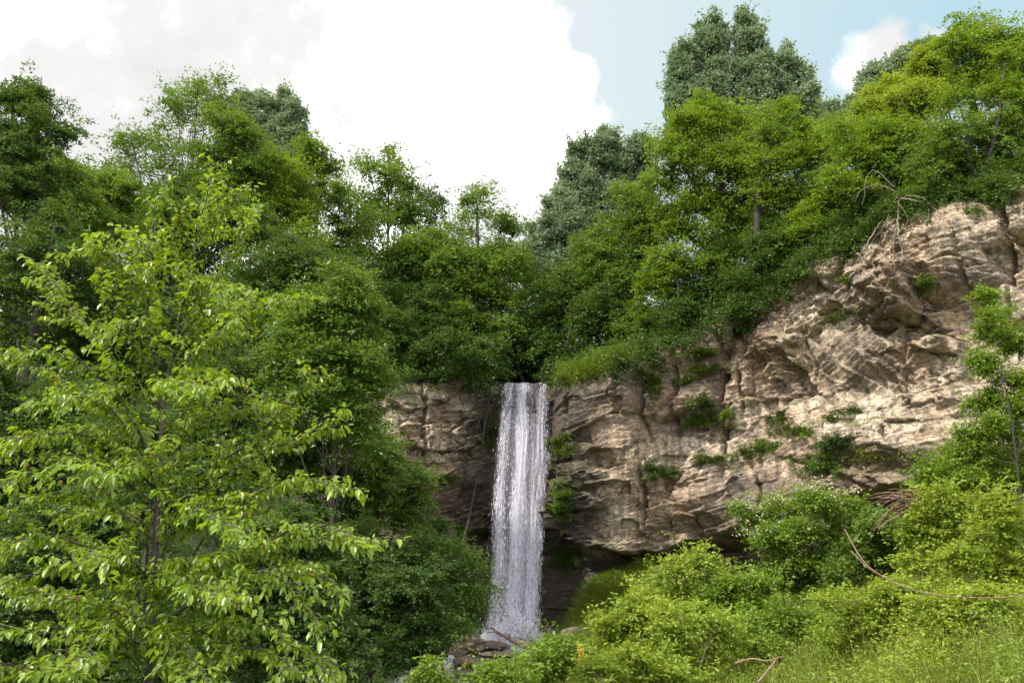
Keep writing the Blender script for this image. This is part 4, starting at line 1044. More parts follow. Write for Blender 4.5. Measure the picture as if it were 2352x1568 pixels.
    tris = np.concatenate([b + np.array([[0, 1, 4]]), b + np.array([[2, 3, 5]]), b + np.array([[0, 6, 1]]), b + np.array([[2, 7, 3]])], 1).reshape(-1, 3)
    quads = np.concatenate([b + np.array([[1, 2, 5, 4]]), b + np.array([[1, 6, 7, 2]])], 1).reshape(-1, 4)
    tnt = np.clip(rng.normal(0.5, 0.27, n), 0, 1)
    tnt = np.concatenate([np.repeat(tnt, 4), np.repeat(tnt, 2)])
    mesh_np('crown', V.reshape(-1, 3), [tris, quads], M['cherry'], root, smooth=False, tint=tnt)
    # small red cherries on stalks
    mc, Nn = new_mat('cherry_skin')
    o = Nn.n('ShaderNodeOutputMaterial'); p = Nn.n('ShaderNodeBsdfPrincipled')
    p.inputs['Base Color'].default_value = (0.30, 0.03, 0.012, 1); p.inputs['Roughness'].default_value = 0.25
    Nn.l(p.outputs[0], o.inputs[0])
    c = pos0[rng.choice(len(pos0), 170)] + np.array([0, 0, -0.045]) + rng.normal(0, 0.012, (170, 3))
    th = np.linspace(0, np.pi, 5); ph = np.linspace(0, 2 * np.pi, 7)[:-1]
    sv = np.array([[math.sin(a) * math.cos(q), math.sin(a) * math.sin(q), math.cos(a)] for a in th for q in ph]) * 0.0105
    idx = np.arange(30).reshape(5, 6); jd = np.roll(idx, -1, 1)
    sf = np.stack([idx[:-1], idx[1:], jd[1:], jd[:-1]], -1).reshape(-1, 4)
    VV = (c[:, None, :] - B0 + sv[None]).reshape(-1, 3); FF = (sf[None] + (np.arange(170) * 30)[:, None, None]).reshape(-1, 4)
    f = mesh_np('fruit', VV, FF, mc, root, smooth=True)
    f['kind'] = 'stuff'
    return n
nch = cherry()

# ------------------------------------------------------------------ plants rooted on the cliff face
def cushion(name, label, cat, px, py, rx, ry, mat, seed, group=None, n=None, leafL=0.09, up=0.6, off=0.0):
    rng = np.random.default_rng(seed)
    c, nrm = cliff_at(px, py)
    m = mpp(c)
    r = np.array([rx * m, min(rx, ry) * m * 0.8, ry * m])
    cnt = n or int(max(8, 26 * rx * ry * m * m / 0.16))
    cnt = min(cnt, 260)
    B0 = c - nrm * 0.1
    d = norm(rng.normal(0, 1, (cnt, 3)))
    p = []
    # settle each tuft onto the rock itself
    for k in range(cnt):
        q, qn = cliff_at(px + 1.2 * rx * rng.normal(0, 0.55), py + ry * rng.normal(0, 0.42))
        if np.linalg.norm(q - c) < 3.2 * max(r) + 0.8:
            p.append(q + qn * rng.uniform(0.0, 0.08 + 0.28 * min(r[0], r[2])))
    if not p: p = [c]
    p = np.array(p)
    o = empty(name, B0, label, cat, group)
    O = np.repeat(nrm[None], len(p), 0) + np.array([0, 0, 0.6])
    crown_mesh('leaves', p, norm(O), 0.16, M[mat], rng, leafL, B0, o, wf=0.6, twigs=5, per=9, flat=0.5, droop=0.3, up=up, upward=0.25)
    return o
CU = 'plants growing on the cliff face'
for i, a in enumerate([
    ('bright moss cushion at the top of the mossy gully', 1618, 815, 32, 26, 'moss'), ('long mossy mat down the upper gully', 1610, 850, 36, 18, 'moss'),
    ('green cushion on the ledge at the gully foot', 1608, 968, 34, 20, 'broad'), ('small bright round cushion beside the gully foot', 1657, 955, 18, 16, 'light'),
    ('trailing fern in the gully middle', 1612, 925, 22, 26, 'deep'), ('flat moss patch left of the round leafy cushion', 1785, 958, 24, 14, 'moss'),
    ('mossy mat hanging above the round leafy cushion', 1812, 985, 28, 18, 'moss'), ('round leafy cushion alone on the pale rock', 1847, 988, 16, 14, 'light'),
    ('dark grassy cushion on the open pale rock', 1950, 940, 26, 12, 'deep'), ('small moss dot left of the dark grassy cushion', 1903, 957, 12, 9, 'moss'),
    ('feathery tuft below the mossy mats', 1755, 1020, 26, 20, 'broad'), ('long thin grassy ledge strip slanting up to the right', 1630, 1050, 48, 12, 'moss'),
    ('grassy strip at the right end of the long ledge', 1710, 1038, 24, 12, 'moss'), ('grassy clump in the hollow right of the pale buttress', 1515, 1082, 30, 26, 'deep'),
    ('hanging green clump above the blossoming tree', 1880, 1065, 42, 26, 'broad'), ('yellowish grass patch right of the hanging green clump', 1990, 1050, 40, 14, 'olive'),
    ('dark foliage streak above the hanging green clump', 1905, 1020, 30, 24, 'deep'), ('mossy cushion on the rim under the rim shrubs', 1830, 632, 32, 16, 'broad'),
    ('moss patch below the rim cushion', 1800, 680, 24, 16, 'moss'), ('round leafy ball on the upper right rock', 2285, 452, 26, 22, 'broad'),
    ('small leafy tuft below the shaded rim, left of the leafy ball', 2235, 482, 18, 12, 'broad'), ('small green dab in the middle of the slanting slabs', 1920, 728, 26, 10, 'moss'),
    ('thin green trail in the crack of the upper wall', 2120, 660, 12, 34, 'broad'), ('green hanging curtain on the dark rock left of the fall', 1128, 985, 12, 60, 'deep'),
    ('fern patch right of the fall, upper one', 1286, 1030, 24, 48, 'moss'), ('fern patch right of the fall, middle one', 1284, 1150, 20, 56, 'broad'),
    ('fern patch right of the fall, lower one', 1296, 1270, 30, 44, 'broad'), ('small fern at the left wall seam', 1063, 1215, 12, 20, 'broad'),
    ('green trail down the crack of the buttress', 1512, 880, 14, 50, 'moss'), ('small leafy dab on the buttress top', 1475, 860, 16, 10, 'broad'),
    ('mossy dab above the left boulder', 1030, 1105, 26, 12, 'moss'), ('tiny fern on the rim of the round rock', 1695, 712, 14, 22, 'broad'),
    ('moss cushion on the cliff shoulder by the gully top', 1575, 870, 22, 9, 'moss'), ('small green tuft on the rock under the feathery shrub', 1940, 645, 14, 10, 'broad')]):
    lab, px, py, rx, ry, mt = a
    cushion('cliff_plant', lab, 'cliff plant', px, py, rx, ry, mt, 500 + i, group=CU)

# ------------------------------------------------------------------ grass and low growth
def blades(name, pts, h, mat, seed, kind='stuff', wid=0.03, lean=0.35, lead=None):
    rng = np.random.default_rng(seed)
    n = len(pts)
    h = h * rng.uniform(0.5, 1.35, (n, 1))
    a = rng.uniform(0, 2 * np.pi, n)
    sd = np.stack([np.cos(a), np.sin(a), np.zeros(n)], 1) * wid * 0.5
    ln = rng.normal(0, lean, (n, 3)); ln[:, 2] = 0
    if lead is not None: ln = ln + lead
    mid = pts + np.array([0, 0, 1.0]) * h * 0.55 + ln * h * 0.3
    tip = pts + np.array([0, 0, 1.0]) * h * 0.95 + ln * h
    V = np.stack([pts - sd, pts + sd, mid + sd * 0.8, mid - sd * 0.8, tip], 1).reshape(-1, 3)
    b = (np.arange(n) * 5)[:, None]
    o = mesh_np(name, V, [b + np.array([[0, 1, 2, 3]]), b + np.array([[3, 2, 4]])], M[mat], tint=np.r_[t := np.clip(rng.normal(0.5, 0.3, n), 0, 1), t])
    tag(o, kind=kind)
    return o
rng = np.random.default_rng(5)
# right slope meadow
xs = rng.uniform(-1.5, 19, 150000); ys = rng.uniform(5, 33, 150000) 
k = (xs - stream_x(ys) > 2.6)
px, py = proj(xs, ys, ground(xs, ys)); k &= (px > 1000) & (px < 2600)
w = np.interp(ys, [5, 14, 33], [1.0, 0.8, 0.25]); k &= rng.random(len(xs)) < w
xs, ys = xs[k], ys[k]
pts = np.stack([xs, ys, ground(xs, ys)], 1)
nearw = np.clip(ys / 12, 0.55, 2)
g1 = blades('grass', pts, 0.62, 'grass', 6, wid=0.012, lean=0.28)
g1['label'] = 'tall mixed grass covering the right slope'
# leafy herbs between the grass
xs = rng.uniform(-1, 18, 9000); ys = rng.uniform(6, 32, 9000)
k = (xs - stream_x(ys) > 2.4); px, py = proj(xs, ys, ground(xs, ys)); k &= (px > 1050) & (px < 2560)
clump = fbm(xs / 1.3, ys / 1.3, oct=2, seed=9)
k &= rng.random(len(xs)) < np.interp(ys, [6, 16, 32], [0.75, 0.6, 0.25])
xs, ys, clump = xs[k], ys[k], clump[k]
hgt = 0.18 + 0.35 * rng.random(len(xs)) + 0.35 * np.maximum(clump, 0)
C = np.stack([xs, ys, ground(xs, ys) + hgt], 1)
O = norm(np.stack([rng.normal(-0.2, 0.6, len(xs)), rng.normal(-0.5, 0.5, len(xs)), np.full(len(xs), 0.5)], 1))
half = clump > 0.05
for nm, sel, mt, sd_ in (('undergrowth', half, 'yellow', 61), ('undergrowth', ~half, 'light', 62)):
    o, _, n2 = crown_mesh(nm, C[sel], O[sel], 0.27, M[mt], np.random.default_rng(sd_), 0.05, (0, 0, 0), None, wf=0.45, twigs=6, per=11, flat=0.5, droop=0.1, up=0.6, upward=0.35)
    TOTAL += n2
    tag(o, kind='stuff'); o['label'] = 'yellow-green leafy herbs on the right slope' if mt == 'yellow' else 'green leafy herbs on the right slope'
# yellow and white flowers strewn over the meadow
k = rng.random(len(C)) < 0.055
fp = C[k] + [0, 0, 0.16] + rng.normal(0, 0.06, (k.sum(), 3))
fp = np.concatenate([fp + rng.normal(0, 0.04, fp.shape) for _ in range(3)])
o, _, _ = crown_mesh('flowers', fp, np.repeat([[0, -0.5, 0.8]], len(fp), 0), 0.03, M['gold'], np.random.default_rng(63), 0.024, (0, 0, 0), None, wf=0.9, twigs=2, per=2)
tag(o, kind='stuff'); o['label'] = 'tiny yellow flowers scattered through the meadow'
# leafy understorey on the ground above the rim
xs = rng.uniform(-34, 34, 16000); r_ = 0.6 + 16 * rng.random(16000) ** 1.3
ys = np.interp(xs, hx, hy) + r_
k = (np.abs(xs - 0.7) > 1.4) | (r_ > 3)
xs, ys, r_ = xs[k], ys[k], r_[k]
tall = np.where(r_ < 2.0, 0.5, 1.0) * np.interp(xs, [-30, -6, -2, 4, 8, 12, 34], [8, 8, 5.0, 2.0, 1.2, 1.6, 1.6])
C = np.stack([xs, ys, hill_z(xs, ys) + rng.random(len(xs)) * tall], 1)
k = in_view(C, 100, 100); C = C[k][:8000]
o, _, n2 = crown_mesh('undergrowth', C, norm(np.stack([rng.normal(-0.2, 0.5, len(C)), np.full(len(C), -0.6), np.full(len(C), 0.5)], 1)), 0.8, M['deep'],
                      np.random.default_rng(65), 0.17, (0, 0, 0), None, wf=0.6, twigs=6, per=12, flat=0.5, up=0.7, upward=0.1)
TOTAL += n2
tag(o, kind='stuff'); o['label'] = 'dark leafy understorey beneath the trees above the cliff'
# shaded growth under the wood on the left bank and at the water's edge
xs = rng.uniform(-24, -1, 9000); ys = rng.uniform(9, 43, 9000)
k = (stream_x(ys) - xs > 1.4); px, py = proj(xs, ys, ground(xs, ys)); k &= (px > -150) & (px < 1300)
k &= rng.random(len(xs)) < 0.45
xs, ys = xs[k], ys[k]
C = np.stack([xs, ys, ground(xs, ys) + 0.3], 1)
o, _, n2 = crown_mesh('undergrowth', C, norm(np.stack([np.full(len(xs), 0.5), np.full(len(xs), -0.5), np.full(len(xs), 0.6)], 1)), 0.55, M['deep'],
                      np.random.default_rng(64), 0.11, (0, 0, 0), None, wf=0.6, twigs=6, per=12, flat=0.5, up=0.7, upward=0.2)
tag(o, kind='stuff'); o['label'] = 'shaded undergrowth beneath the left wood'
# grassy bank under the cliff undercut
bx_, by_ = rng.uniform(1.6, 9, 60000), rng.uniform(34, 43.6, 60000)
gz = ground(bx_, by_)
px, py = proj(bx_, by_, gz)
k = (px > 1235) & (px < 1500) & (bx_ - stream_x(by_) > 2.2 + 0.7 * fbm(bx_ / 1.5, by_ / 1.5, oct=2, seed=4))
pts = np.stack([bx_, by_, gz], 1)[k]
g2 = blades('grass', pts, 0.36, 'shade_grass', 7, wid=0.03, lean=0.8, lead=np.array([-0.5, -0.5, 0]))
g2['label'] = 'grassy bank under the cliff beside the plunge pool'
kk = np.random.default_rng(17).choice(len(pts), 260)
o, _, n2 = crown_mesh('undergrowth', pts[kk] + [0, 0, 0.22], norm(np.repeat([[-0.4, -0.7, 0.6]], 260, 0)), 0.42, M['broad'],
                      np.random.default_rng(67), 0.11, (0, 0, 0), None, wf=0.45, twigs=6, per=11, flat=0.6, up=0.6, upward=0.3)
tag(o, kind='stuff'); o['label'] = 'ferns and herbs on the bank beside the plunge pool'
# grassy shoulder on the cliff top right of the lip
gp = []
for _ in range(9000):
    f_ = rng.random(); pxx = 1290 + 150 * f_ + rng.normal(0, 14)
    pyy = np.interp(pxx, top_px, top_py) + rng.normal(-2, 12)
    q, qn = cliff_at(pxx, pyy) if _ % 6 == 0 or not gp else (gp[-1] - gq + np.array([rng.normal(0, 0.12), rng.normal(0, 0.2), 0]), None)
    if qn is not None: gq = np.zeros(3)
    gp.append(q)
gp = np.array(gp)
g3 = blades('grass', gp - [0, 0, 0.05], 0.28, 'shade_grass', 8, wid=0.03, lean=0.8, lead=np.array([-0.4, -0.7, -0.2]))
g3['label'] = 'long grass draping the cliff shoulder right of the waterfall lip'
kk = np.random.default_rng(18).choice(len(gp), 110)
o, _, n2 = crown_mesh('undergrowth', gp[kk] + [0, 0, 0.2], norm(np.repeat([[-0.4, -0.8, 0.5]], 110, 0)), 0.5, M['broad'],
                      np.random.default_rng(68), 0.12, (0, 0, 0), None, wf=0.5, twigs=6, per=11, flat=0.6, up=0.6, upward=0.2)
tag(o, kind='stuff'); o['label'] = 'small leafy plants in the long grass of the cliff shoulder'
# growth hanging over the rim between the trees and the bare rock
rp_ = []
for _ in range(760):
    pxx = rng.uniform(1400, 2340); pyy = np.interp(pxx, top_px, top_py) + np.abs(rng.normal(0, 1)) * np.interp(pxx, [1400, 1560, 1750, 1900, 2100, 2340], [24, 30, 20, 13, 12, 20]) - 8
    if float(vnoise(pxx / 38.0, pyy / 30.0, seed=4)) < -0.15 and pyy > np.interp(pxx, top_px, top_py) + 4: continue
    q, qn = cliff_at(pxx, pyy); rp_.append(q + qn * rng.uniform(0.0, 0.45) + [0, 0, rng.uniform(-0.1, 0.4)])
rp_ = np.array(rp_)
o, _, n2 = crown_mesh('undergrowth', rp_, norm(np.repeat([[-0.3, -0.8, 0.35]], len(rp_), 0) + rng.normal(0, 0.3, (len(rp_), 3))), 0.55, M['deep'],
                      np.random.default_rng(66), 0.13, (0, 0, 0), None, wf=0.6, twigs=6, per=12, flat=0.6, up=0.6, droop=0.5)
TOTAL += n2
tag(o, kind='stuff'); o['label'] = 'creeping leafy growth spilling over the cliff rim'
xs = rng.uniform(3.2, 11, 16000); r_ = rng.uniform(0, 6, 16000)
ys = np.interp(xs, hx, hy) + 0.7 + r_
g4 = blades('grass', np.stack([xs, ys, hill_z(xs, ys)], 1), 0.5, 'grass', 9, wid=0.05, lean=0.4)
g4['label'] = 'grass strip on the ground above the cliff shoulder'

# ------------------------------------------------------------------ water
def water_mat():
    m, N = new_mat('stream_water')
    o = N.n('ShaderNodeOutputMaterial'); p = N.n('ShaderNodeBsdfPrincipled')
    tc = N.n('ShaderNodeTexCoord'); v = tc.outputs['Object']
    f = N.noise(v, 1.6, 5, 0.6)
    N.l(N.ramp(f, [(0.45, (0.05, 0.045, 0.035)), (0.7, (0.30, 0.31, 0.32))]), p.inputs['Base Color'])
    p.inputs['Roughness'].default_value = 0.12
    b = N.n('ShaderNodeBump'); b.inputs['Strength'].default_value = 0.5; b.inputs['Distance'].default_value = 0.06
    N.l(N.noise(v, 5.0, 4, 0.6), b.inputs['Height']); N.l(b.outputs[0], p.inputs['Normal'])
    N.l(p.outputs[0], o.inputs[0]); return m
M['water'] = water_mat()
ys = np.linspace(-12, 46.2, 120); us = np.linspace(-1, 1, 15)
YY, UU = np.meshgrid(ys, us, indexing='ij')
ww = np.interp(YY, [-12, 30, 38, 42, 46], [1.2, 1.2, 2.2, 3.0, 2.6])
wz = stream_z(YY) + 0.10
st_ = mesh_np('stream', np.stack([stream_x(YY) + UU * ww, YY, wz], -1).reshape(-1, 3), grid_faces(120, 15)[:, ::-1], M['water'], smooth=True)
tag(st_, kind='structure')

def foam_mat(name, alpha_gain=1.0, streak=(9.0, 0.55), thr=(0.42, 0.62), base=0.0):
    m, N = new_mat(name)
    o = N.n('ShaderNodeOutputMaterial')
    d = N.n('ShaderNodeBsdfPrincipled'); d.inputs['Base Color'].default_value = (0.76, 0.75, 0.84, 1)
    d.inputs['Roughness'].default_value = 0.5
    t = N.n('ShaderNodeBsdfTranslucent'); t.inputs['Color'].default_value = (0.76, 0.75, 0.84, 1)
    mx = N.n('ShaderNodeMixShader'); mx.inputs[0].default_value = 0.4
    N.l(d.outputs[0], mx.inputs[1]); N.l(t.outputs[0], mx.inputs[2])
    tr = N.n('ShaderNodeBsdfTransparent')
    uvn = N.n('ShaderNodeUVMap'); uvn.uv_map = 'UVMap'
    sp = N.n('ShaderNodeSeparateXYZ'); N.l(uvn.outputs[0], sp.inputs[0])
    tc = N.n('ShaderNodeTexCoord'); v = tc.outputs['Object']
    n1 = N.noise(N.mapping(v, scale=(streak[0], 1.0, streak[1])), 1.0, 5, 0.6, 0.4)
    n2 = N.noise(N.mapping(v, scale=(14, 3, 3.4)), 1.6, 4, 0.65, 0.5)
    a = N.n('ShaderNodeMapRange', interpolation_type='SMOOTHSTEP')
    a.inputs['From Min'].default_value = thr[0]; a.inputs['From Max'].default_value = thr[1]
    N.l(n1, a.inputs['Value'])
    b = N.n('ShaderNodeMapRange', interpolation_type='SMOOTHSTEP')
    b.inputs['From Min'].default_value = 0.38; b.inputs['From Max'].default_value = 0.62
    N.l(n2, b.inputs['Value'])
    al = N.math('ADD', N.math('MULTIPLY', a.outputs[0], N.math('ADD', N.math('MULTIPLY', b.outputs[0], 0.7), 0.3)), base)
    u = sp.outputs['X']
    ed = N.math('MULTIPLY', N.math('MULTIPLY', u, N.math('SUBTRACT', 1.0, u)), 4.0)
    ed = N.math('POWER', ed, 0.9)
    al = N.math('MULTIPLY', N.math('MULTIPLY', al, ed), alpha_gain, clamp=True)
    m2 = N.n('ShaderNodeMixShader'); N.l(al, m2.inputs[0]); N.l(tr.outputs[0], m2.inputs[1]); N.l(mx.outputs[0], m2.inputs[2])
    N.l(m2.outputs[0], o.inputs[0]); return m
def drop_mat():
    m, N = new_mat('water_drops')
    o = N.n('ShaderNodeOutputMaterial')
    d = N.n('ShaderNodeBsdfPrincipled'); d.inputs['Base Color'].default_value = (0.82, 0.81, 0.90, 1); d.inputs['Roughness'].default_value = 0.3
    t = N.n('ShaderNodeBsdfTranslucent'); t.inputs['Color'].default_value = (0.82, 0.81, 0.90, 1)
    mx = N.n('ShaderNodeMixShader'); mx.inputs[0].default_value = 0.45
    N.l(d.outputs[0], mx.inputs[1]); N.l(t.outputs[0], mx.inputs[2]); N.l(mx.outputs[0], o.inputs[0]); return m
M['drop'] = drop_mat()
YF = 45.3
def fall_pt(px, py, Y=YF): return P(px, py, Y)
ftop, fbot = 879, 1472
def yfall(t):  # the water arcs a little outwards as it falls
    return YF - 1.5 * t ** 0.6
EL = lambda t: np.interp(t, [0, 0.2, 0.4, 0.7, 1.0], [1152, 1141, 1128, 1124, 1110])
ER = lambda t: np.interp(t, [0, 0.25, 0.31, 0.38, 0.6, 1.0], [1257, 1256, 1264, 1254, 1247, 1236])
wf = empty('waterfall', P(1180, 1470, 43.8), 'white waterfall plunging in beaded strands over the dark cliff notch', 'waterfall')
WB = np.array(wf.location)
def sheet(name, l, r, dy, mat, seed, t0=0.0, t1=1.0):
    nt, nu = 90, 15
    t = np.linspace(t0, t1, nt); u = np.linspace(0, 1, nu)
    T, U = np.meshgrid(t, u, indexing='ij')
    L = l(T); R = r(T)
    PX = L + (R - L) * U; PY = ftop + (fbot - ftop) * T
    pts = np.zeros((nt, nu, 3))
    for i in range(nt):
        for j in range(nu):
            pts[i, j] = P(PX[i, j], PY[i, j], yfall(T[i, j]) + dy)
    pts[..., 1] += 0.12 * np.sin(U * 19 + seed) + 0.10 * fbm(U * 6 + seed, T * 3, oct=2, seed=seed)
    o = mesh_np(name, pts.reshape(-1, 3) - WB, grid_faces(nt, nu), mat, wf, smooth=True, uv=np.stack([U, T], -1).reshape(-1, 2))
    return o
veil = foam_mat('falling_water_veil', 0.50, (3.2, 0.14), (0.34, 0.70), 0.16)
core = foam_mat('falling_water_core', 0.80, (5.0, 0.30), (0.34, 0.66), 0.15)
sheet('water_veil', EL, ER, 0.0, veil, 1)
sheet('water_veil', lambda t: EL(t) + 12, lambda t: ER(t) - 14, -0.3, veil, 2, 0.12)
ca = lambda t: np.interp(t, [0, 0.2, 0.4, 0.7, 1.0], [1196, 1204, 1195, 1186, 1182])
cb = lambda t: np.interp(t, [0, 0.12, 0.28, 0.36, 0.6, 1.0], [1246, 1243, 1236, 1230, 1224, 1216])
cc = lambda t: np.interp(t, [0, 0.2, 0.5, 1.0], [1166, 1157, 1146, 1138])
sheet('water_strand', lambda t: ca(t) - 12 - 7 * t, lambda t: ca(t) + 12 + 8 * t, -0.45, core, 3)
sheet('water_strand', lambda t: cb(t) - 9 - 9 * t, lambda t: cb(t) + 9 + 12 * np.exp(-((t - 0.33) / 0.12) ** 2) + 5 * t, -0.4, core, 4)
sheet('water_strand', lambda t: cc(t) - 12, lambda t: cc(t) + 14, -0.25, veil, 5, 0.0)
# beads and streaks of water
rng = np.random.default_rng(44)
nd = 34000
t = rng.random(nd) ** 0.92
mode = rng.random(nd)
l, r = EL(t) + 4 * fbm(t * 6, t * 0, oct=3, seed=71) - 2 * t, ER(t) + 4 * fbm(t * 7, t * 0 + 9, oct=3, seed=72)
px = l - 1 + (r - l + 2) * rng.beta(1.25, 1.25, nd) + rng.normal(0, 2.5, nd)
# at the lip the water leaves in separate strands
ks = np.array([1157, 1166, 1178, 1190, 1199, 1207, 1217, 1238, 1246, 1253])
sk = ks[rng.integers(0, len(ks), nd)]; wob = 3.0 * np.sin(t * 60 + sk) + rng.normal(0, 2.4, nd) + t * (EL(t) - 1152) * 0
strandx = sk + (l - 1152) * (1257 - sk) / 105 + (r - 1257) * (sk - 1152) / 105
px = np.where((t < 0.30) & (mode < 1.05 - t * 2.2), strandx + wob * (1 + 4 * t), px)
px = np.where((mode > 0.62) & (mode < 0.84), ca(t) + rng.normal(0, 7 + 5 * t, nd), px)
px = np.where(mode > 0.84, cb(t) + rng.normal(0, 6 + 8 * np.exp(-((t - 0.33) / 0.1) ** 2) + 4 * t, nd), px)
py = ftop + (fbot - ftop) * t
un = (px - l) / (r - l)
keep = rng.random(nd) < np.clip((0.50 - 0.26 * t) + 1.3 * fbm(un * 6, t * 1.3, oct=2, seed=12), 0.08, 1)
px, py, t, mode, l, r = px[keep], py[keep], t[keep], mode[keep], l[keep], r[keep]; nd = len(px)
dr = np.stack([(px - W0 / 2) / FPX, CT - (H0 / 2 - py) / FPX * ST, ST + (H0 / 2 - py) / FPX * CT], 1)
Yd = yfall(t) + rng.normal(0, 0.35, nd) * (0.3 + t)
pos = dr * (Yd / dr[:, 1])[:, None] - WB
ln = np.exp(rng.normal(-2.1, 0.5, nd)) * (0.8 + 1.4 * t); wd = rng.uniform(0.006, 0.021, nd) * (1.15 - 0.4 * t)
a = rng.uniform(0, np.pi, nd)
sd = np.stack([np.cos(a), np.sin(a), np.zeros(nd)], 1) * wd[:, None]
dn = np.stack([rng.normal(0, 0.06, nd), rng.normal(0, 0.06, nd), -np.ones(nd)], 1) * ln[:, None]
V = np.stack([pos - dn * 0.5, pos + sd, pos + dn * 0.5, pos - sd], 1).reshape(-1, 3)
o = mesh_np('water_beads', V, np.arange(nd * 4).reshape(-1, 4), M['drop'], wf); o['kind'] = 'stuff'
# splash at the foot
ns = 40000
a = rng.uniform(0, 2 * np.pi, ns); rr = np.abs(rng.normal(0, 1.05, ns))
zz = np.abs(rng.normal(0, 0.62, ns)) * np.exp(-rr * 0.45)
c0 = P(1174, 1470, 43.0)
pos = np.stack([c0[0] + np.cos(a) * rr * 1.15, c0[1] + np.sin(a) * rr * 0.6, np.full(ns, -3.95) + zz * 1.35], 1) - WB
sz = rng.uniform(0.014, 0.05, ns)[:, None]
u1 = norm(rng.normal(0, 1, (ns, 3))); u2 = norm(np.cross(u1, rng.normal(0, 1, (ns, 3))))
V = np.stack([pos - u1 * sz, pos + u2 * sz, pos + u1 * sz, pos - u2 * sz], 1).reshape(-1, 3)
o = mesh_np('splash', V, np.arange(ns * 4).reshape(-1, 4), M['drop'], wf); o['kind'] = 'stuff'
# fine spray hanging over the plunge pool
ms, Nn = new_mat('spray')
o_ = Nn.n('ShaderNodeOutputMaterial'); pv = Nn.n('ShaderNodeVolumePrincipled'); pv.inputs['Color'].default_value = (0.95, 0.96, 1.0, 1)
tcn = Nn.n('ShaderNodeTexCoord'); ln_ = Nn.n('ShaderNodeVectorMath', operation='LENGTH'); Nn.l(tcn.outputs['Object'], ln_.inputs[0])
mr = Nn.n('ShaderNodeMapRange', interpolation_type='SMOOTHSTEP'); mr.inputs['From Min'].default_value = 0.1; mr.inputs['From Max'].default_value = 1.0
mr.inputs['To Min'].default_value = 3.0; mr.inputs['To Max'].default_value = 0.0
Nn.l(ln_.outputs['Value'], mr.inputs['Value']); Nn.l(mr.outputs[0], pv.inputs['Density']); Nn.l(pv.outputs[0], o_.inputs['Volume'])
th, ph = np.meshgrid(np.linspace(0, 2 * np.pi, 25), np.linspace(0.01, np.pi - 0.01, 13), indexing='ij')
sp_ = np.stack([np.sin(ph) * np.cos(th), np.sin(ph) * np.sin(th), np.cos(ph)], -1).reshape(-1, 3)
sm = mesh_np('spray', sp_, grid_faces(25, 13)[:, ::-1], ms, wf)
sm.location = tuple(np.array([c0[0] - 0.1, c0[1] + 0.1, -3.6]) - WB); sm.scale = (2.1, 1.1, 1.3); sm['kind'] = 'stuff'
# foam lying on the pool
fm = foam_mat('pool_foam', 0.9, (1.6, 1.6), (0.40, 0.60), 0.0)
A_, R_ = np.meshgrid(np.linspace(0, 2 * np.pi, 40), np.linspace(0.01, 1, 8), indexing='ij')
V = np.stack([c0[0] + 1.9 * R_ * np.cos(A_), c0[1] - 0.4 + 1.5 * R_ * np.sin(A_), np.full(A_.shape, -3.93)], -1).reshape(-1, 3) - WB
mesh_np('pool_foam', V, grid_faces(40, 8), fm, wf, uv=np.stack([0.5 + 0.45 * R_ * np.cos(A_), R_], -1).reshape(-1, 2))

# ------------------------------------------------------------------ boulders
def boulder(name, label, cat, c, r, mat, seed, group=None):
    n1, n2 = 40, 28
    th, ph = np.meshgrid(np.linspace(0, 2 * np.pi, n1), np.linspace(0.02, np.pi - 0.02, n2), indexing='ij')
    d = np.stack([np.sin(ph) * np.cos(th), np.sin(ph) * np.sin(th), np.cos(ph)], -1)
    f = 1 + 0.35 * fbm(d[..., 0] * 1.6 + seed, d[..., 1] * 1.6, d[..., 2] * 1.6, oct=2, seed=seed) + 0.10 * fbm(d[..., 0] * 6, d[..., 1] * 6 + seed, d[..., 2] * 6, oct=3, seed=seed)
    V = d * f[..., None] * np.array(r)
    V[-1] = V[0]
    o = mesh_np(name, V.reshape(-1, 3), grid_faces(n1, n2)[:, ::-1], mat, smooth=True)
    o.location = tuple(c)
    return tag(o, label, cat, group)
BG = 'boulders by the stream'
def onz(px, py, Y): return P(px, py, Y)
for i, (lab, px, py, Y, r, mt) in enumerate([
    ('flat wet boulder left of the splash, under the fallen log', 1120, 1482, 42.0, (0.95, 0.6, 0.24), 'boulder'),
    ('small brown boulder poking from the white water', 1210, 1478, 42.6, (0.45, 0.4, 0.28), 'boulder'),
    ('low wet slab in front of the pool', 1150, 1502, 40.2, (1.0, 0.5, 0.13), 'boulder'),
    ('dark boulder at the left shore of the pool', 1075, 1478, 41.0, (0.8, 0.6, 0.45), 'boulder'),
    ('reddish stone above the little cascade', 1038, 1498, 37.0, (0.65, 0.4, 0.30), 'boulder'),
    ('stone right of the little cascade', 1068, 1520, 35.2, (0.5, 0.4, 0.25), 'boulder'),
    ('pale stone left of the little cascade', 1005, 1540, 34.6, (0.45, 0.4, 0.3), 'dryrock'),
    ('round reddish stone on the near shore', 1188, 1530, 33.0, (0.35, 0.3, 0.25), 'boulder'),
    ('pale flat stone beside the yellow flower spike', 1308, 1487, 36.0, (0.42, 0.3, 0.2), 'dryrock'),
    ('dark jagged stone behind the yellow flower spike', 1335, 1475, 38.0, (0.9, 0.5, 0.65), 'boulder'),
    ('dark stone sticking out of the grassy bank', 1290, 1345, 41.6, (0.45, 0.4, 0.4), 'boulder'),
    ('pale stone lying in the meadow at the lower right', 1975, 1500, 10.5, (0.16, 0.12, 0.07), 'dryrock')]):
    p = onz(px, py, Y)
    if lab.startswith('dark stone sticking') or lab.startswith('pale stone lying'): p[2] = float(ground(p[0], p[1])) + 0.3 * r[2]
    boulder('boulder', lab, 'boulder', p, r, M[mt], 900 + i, BG)
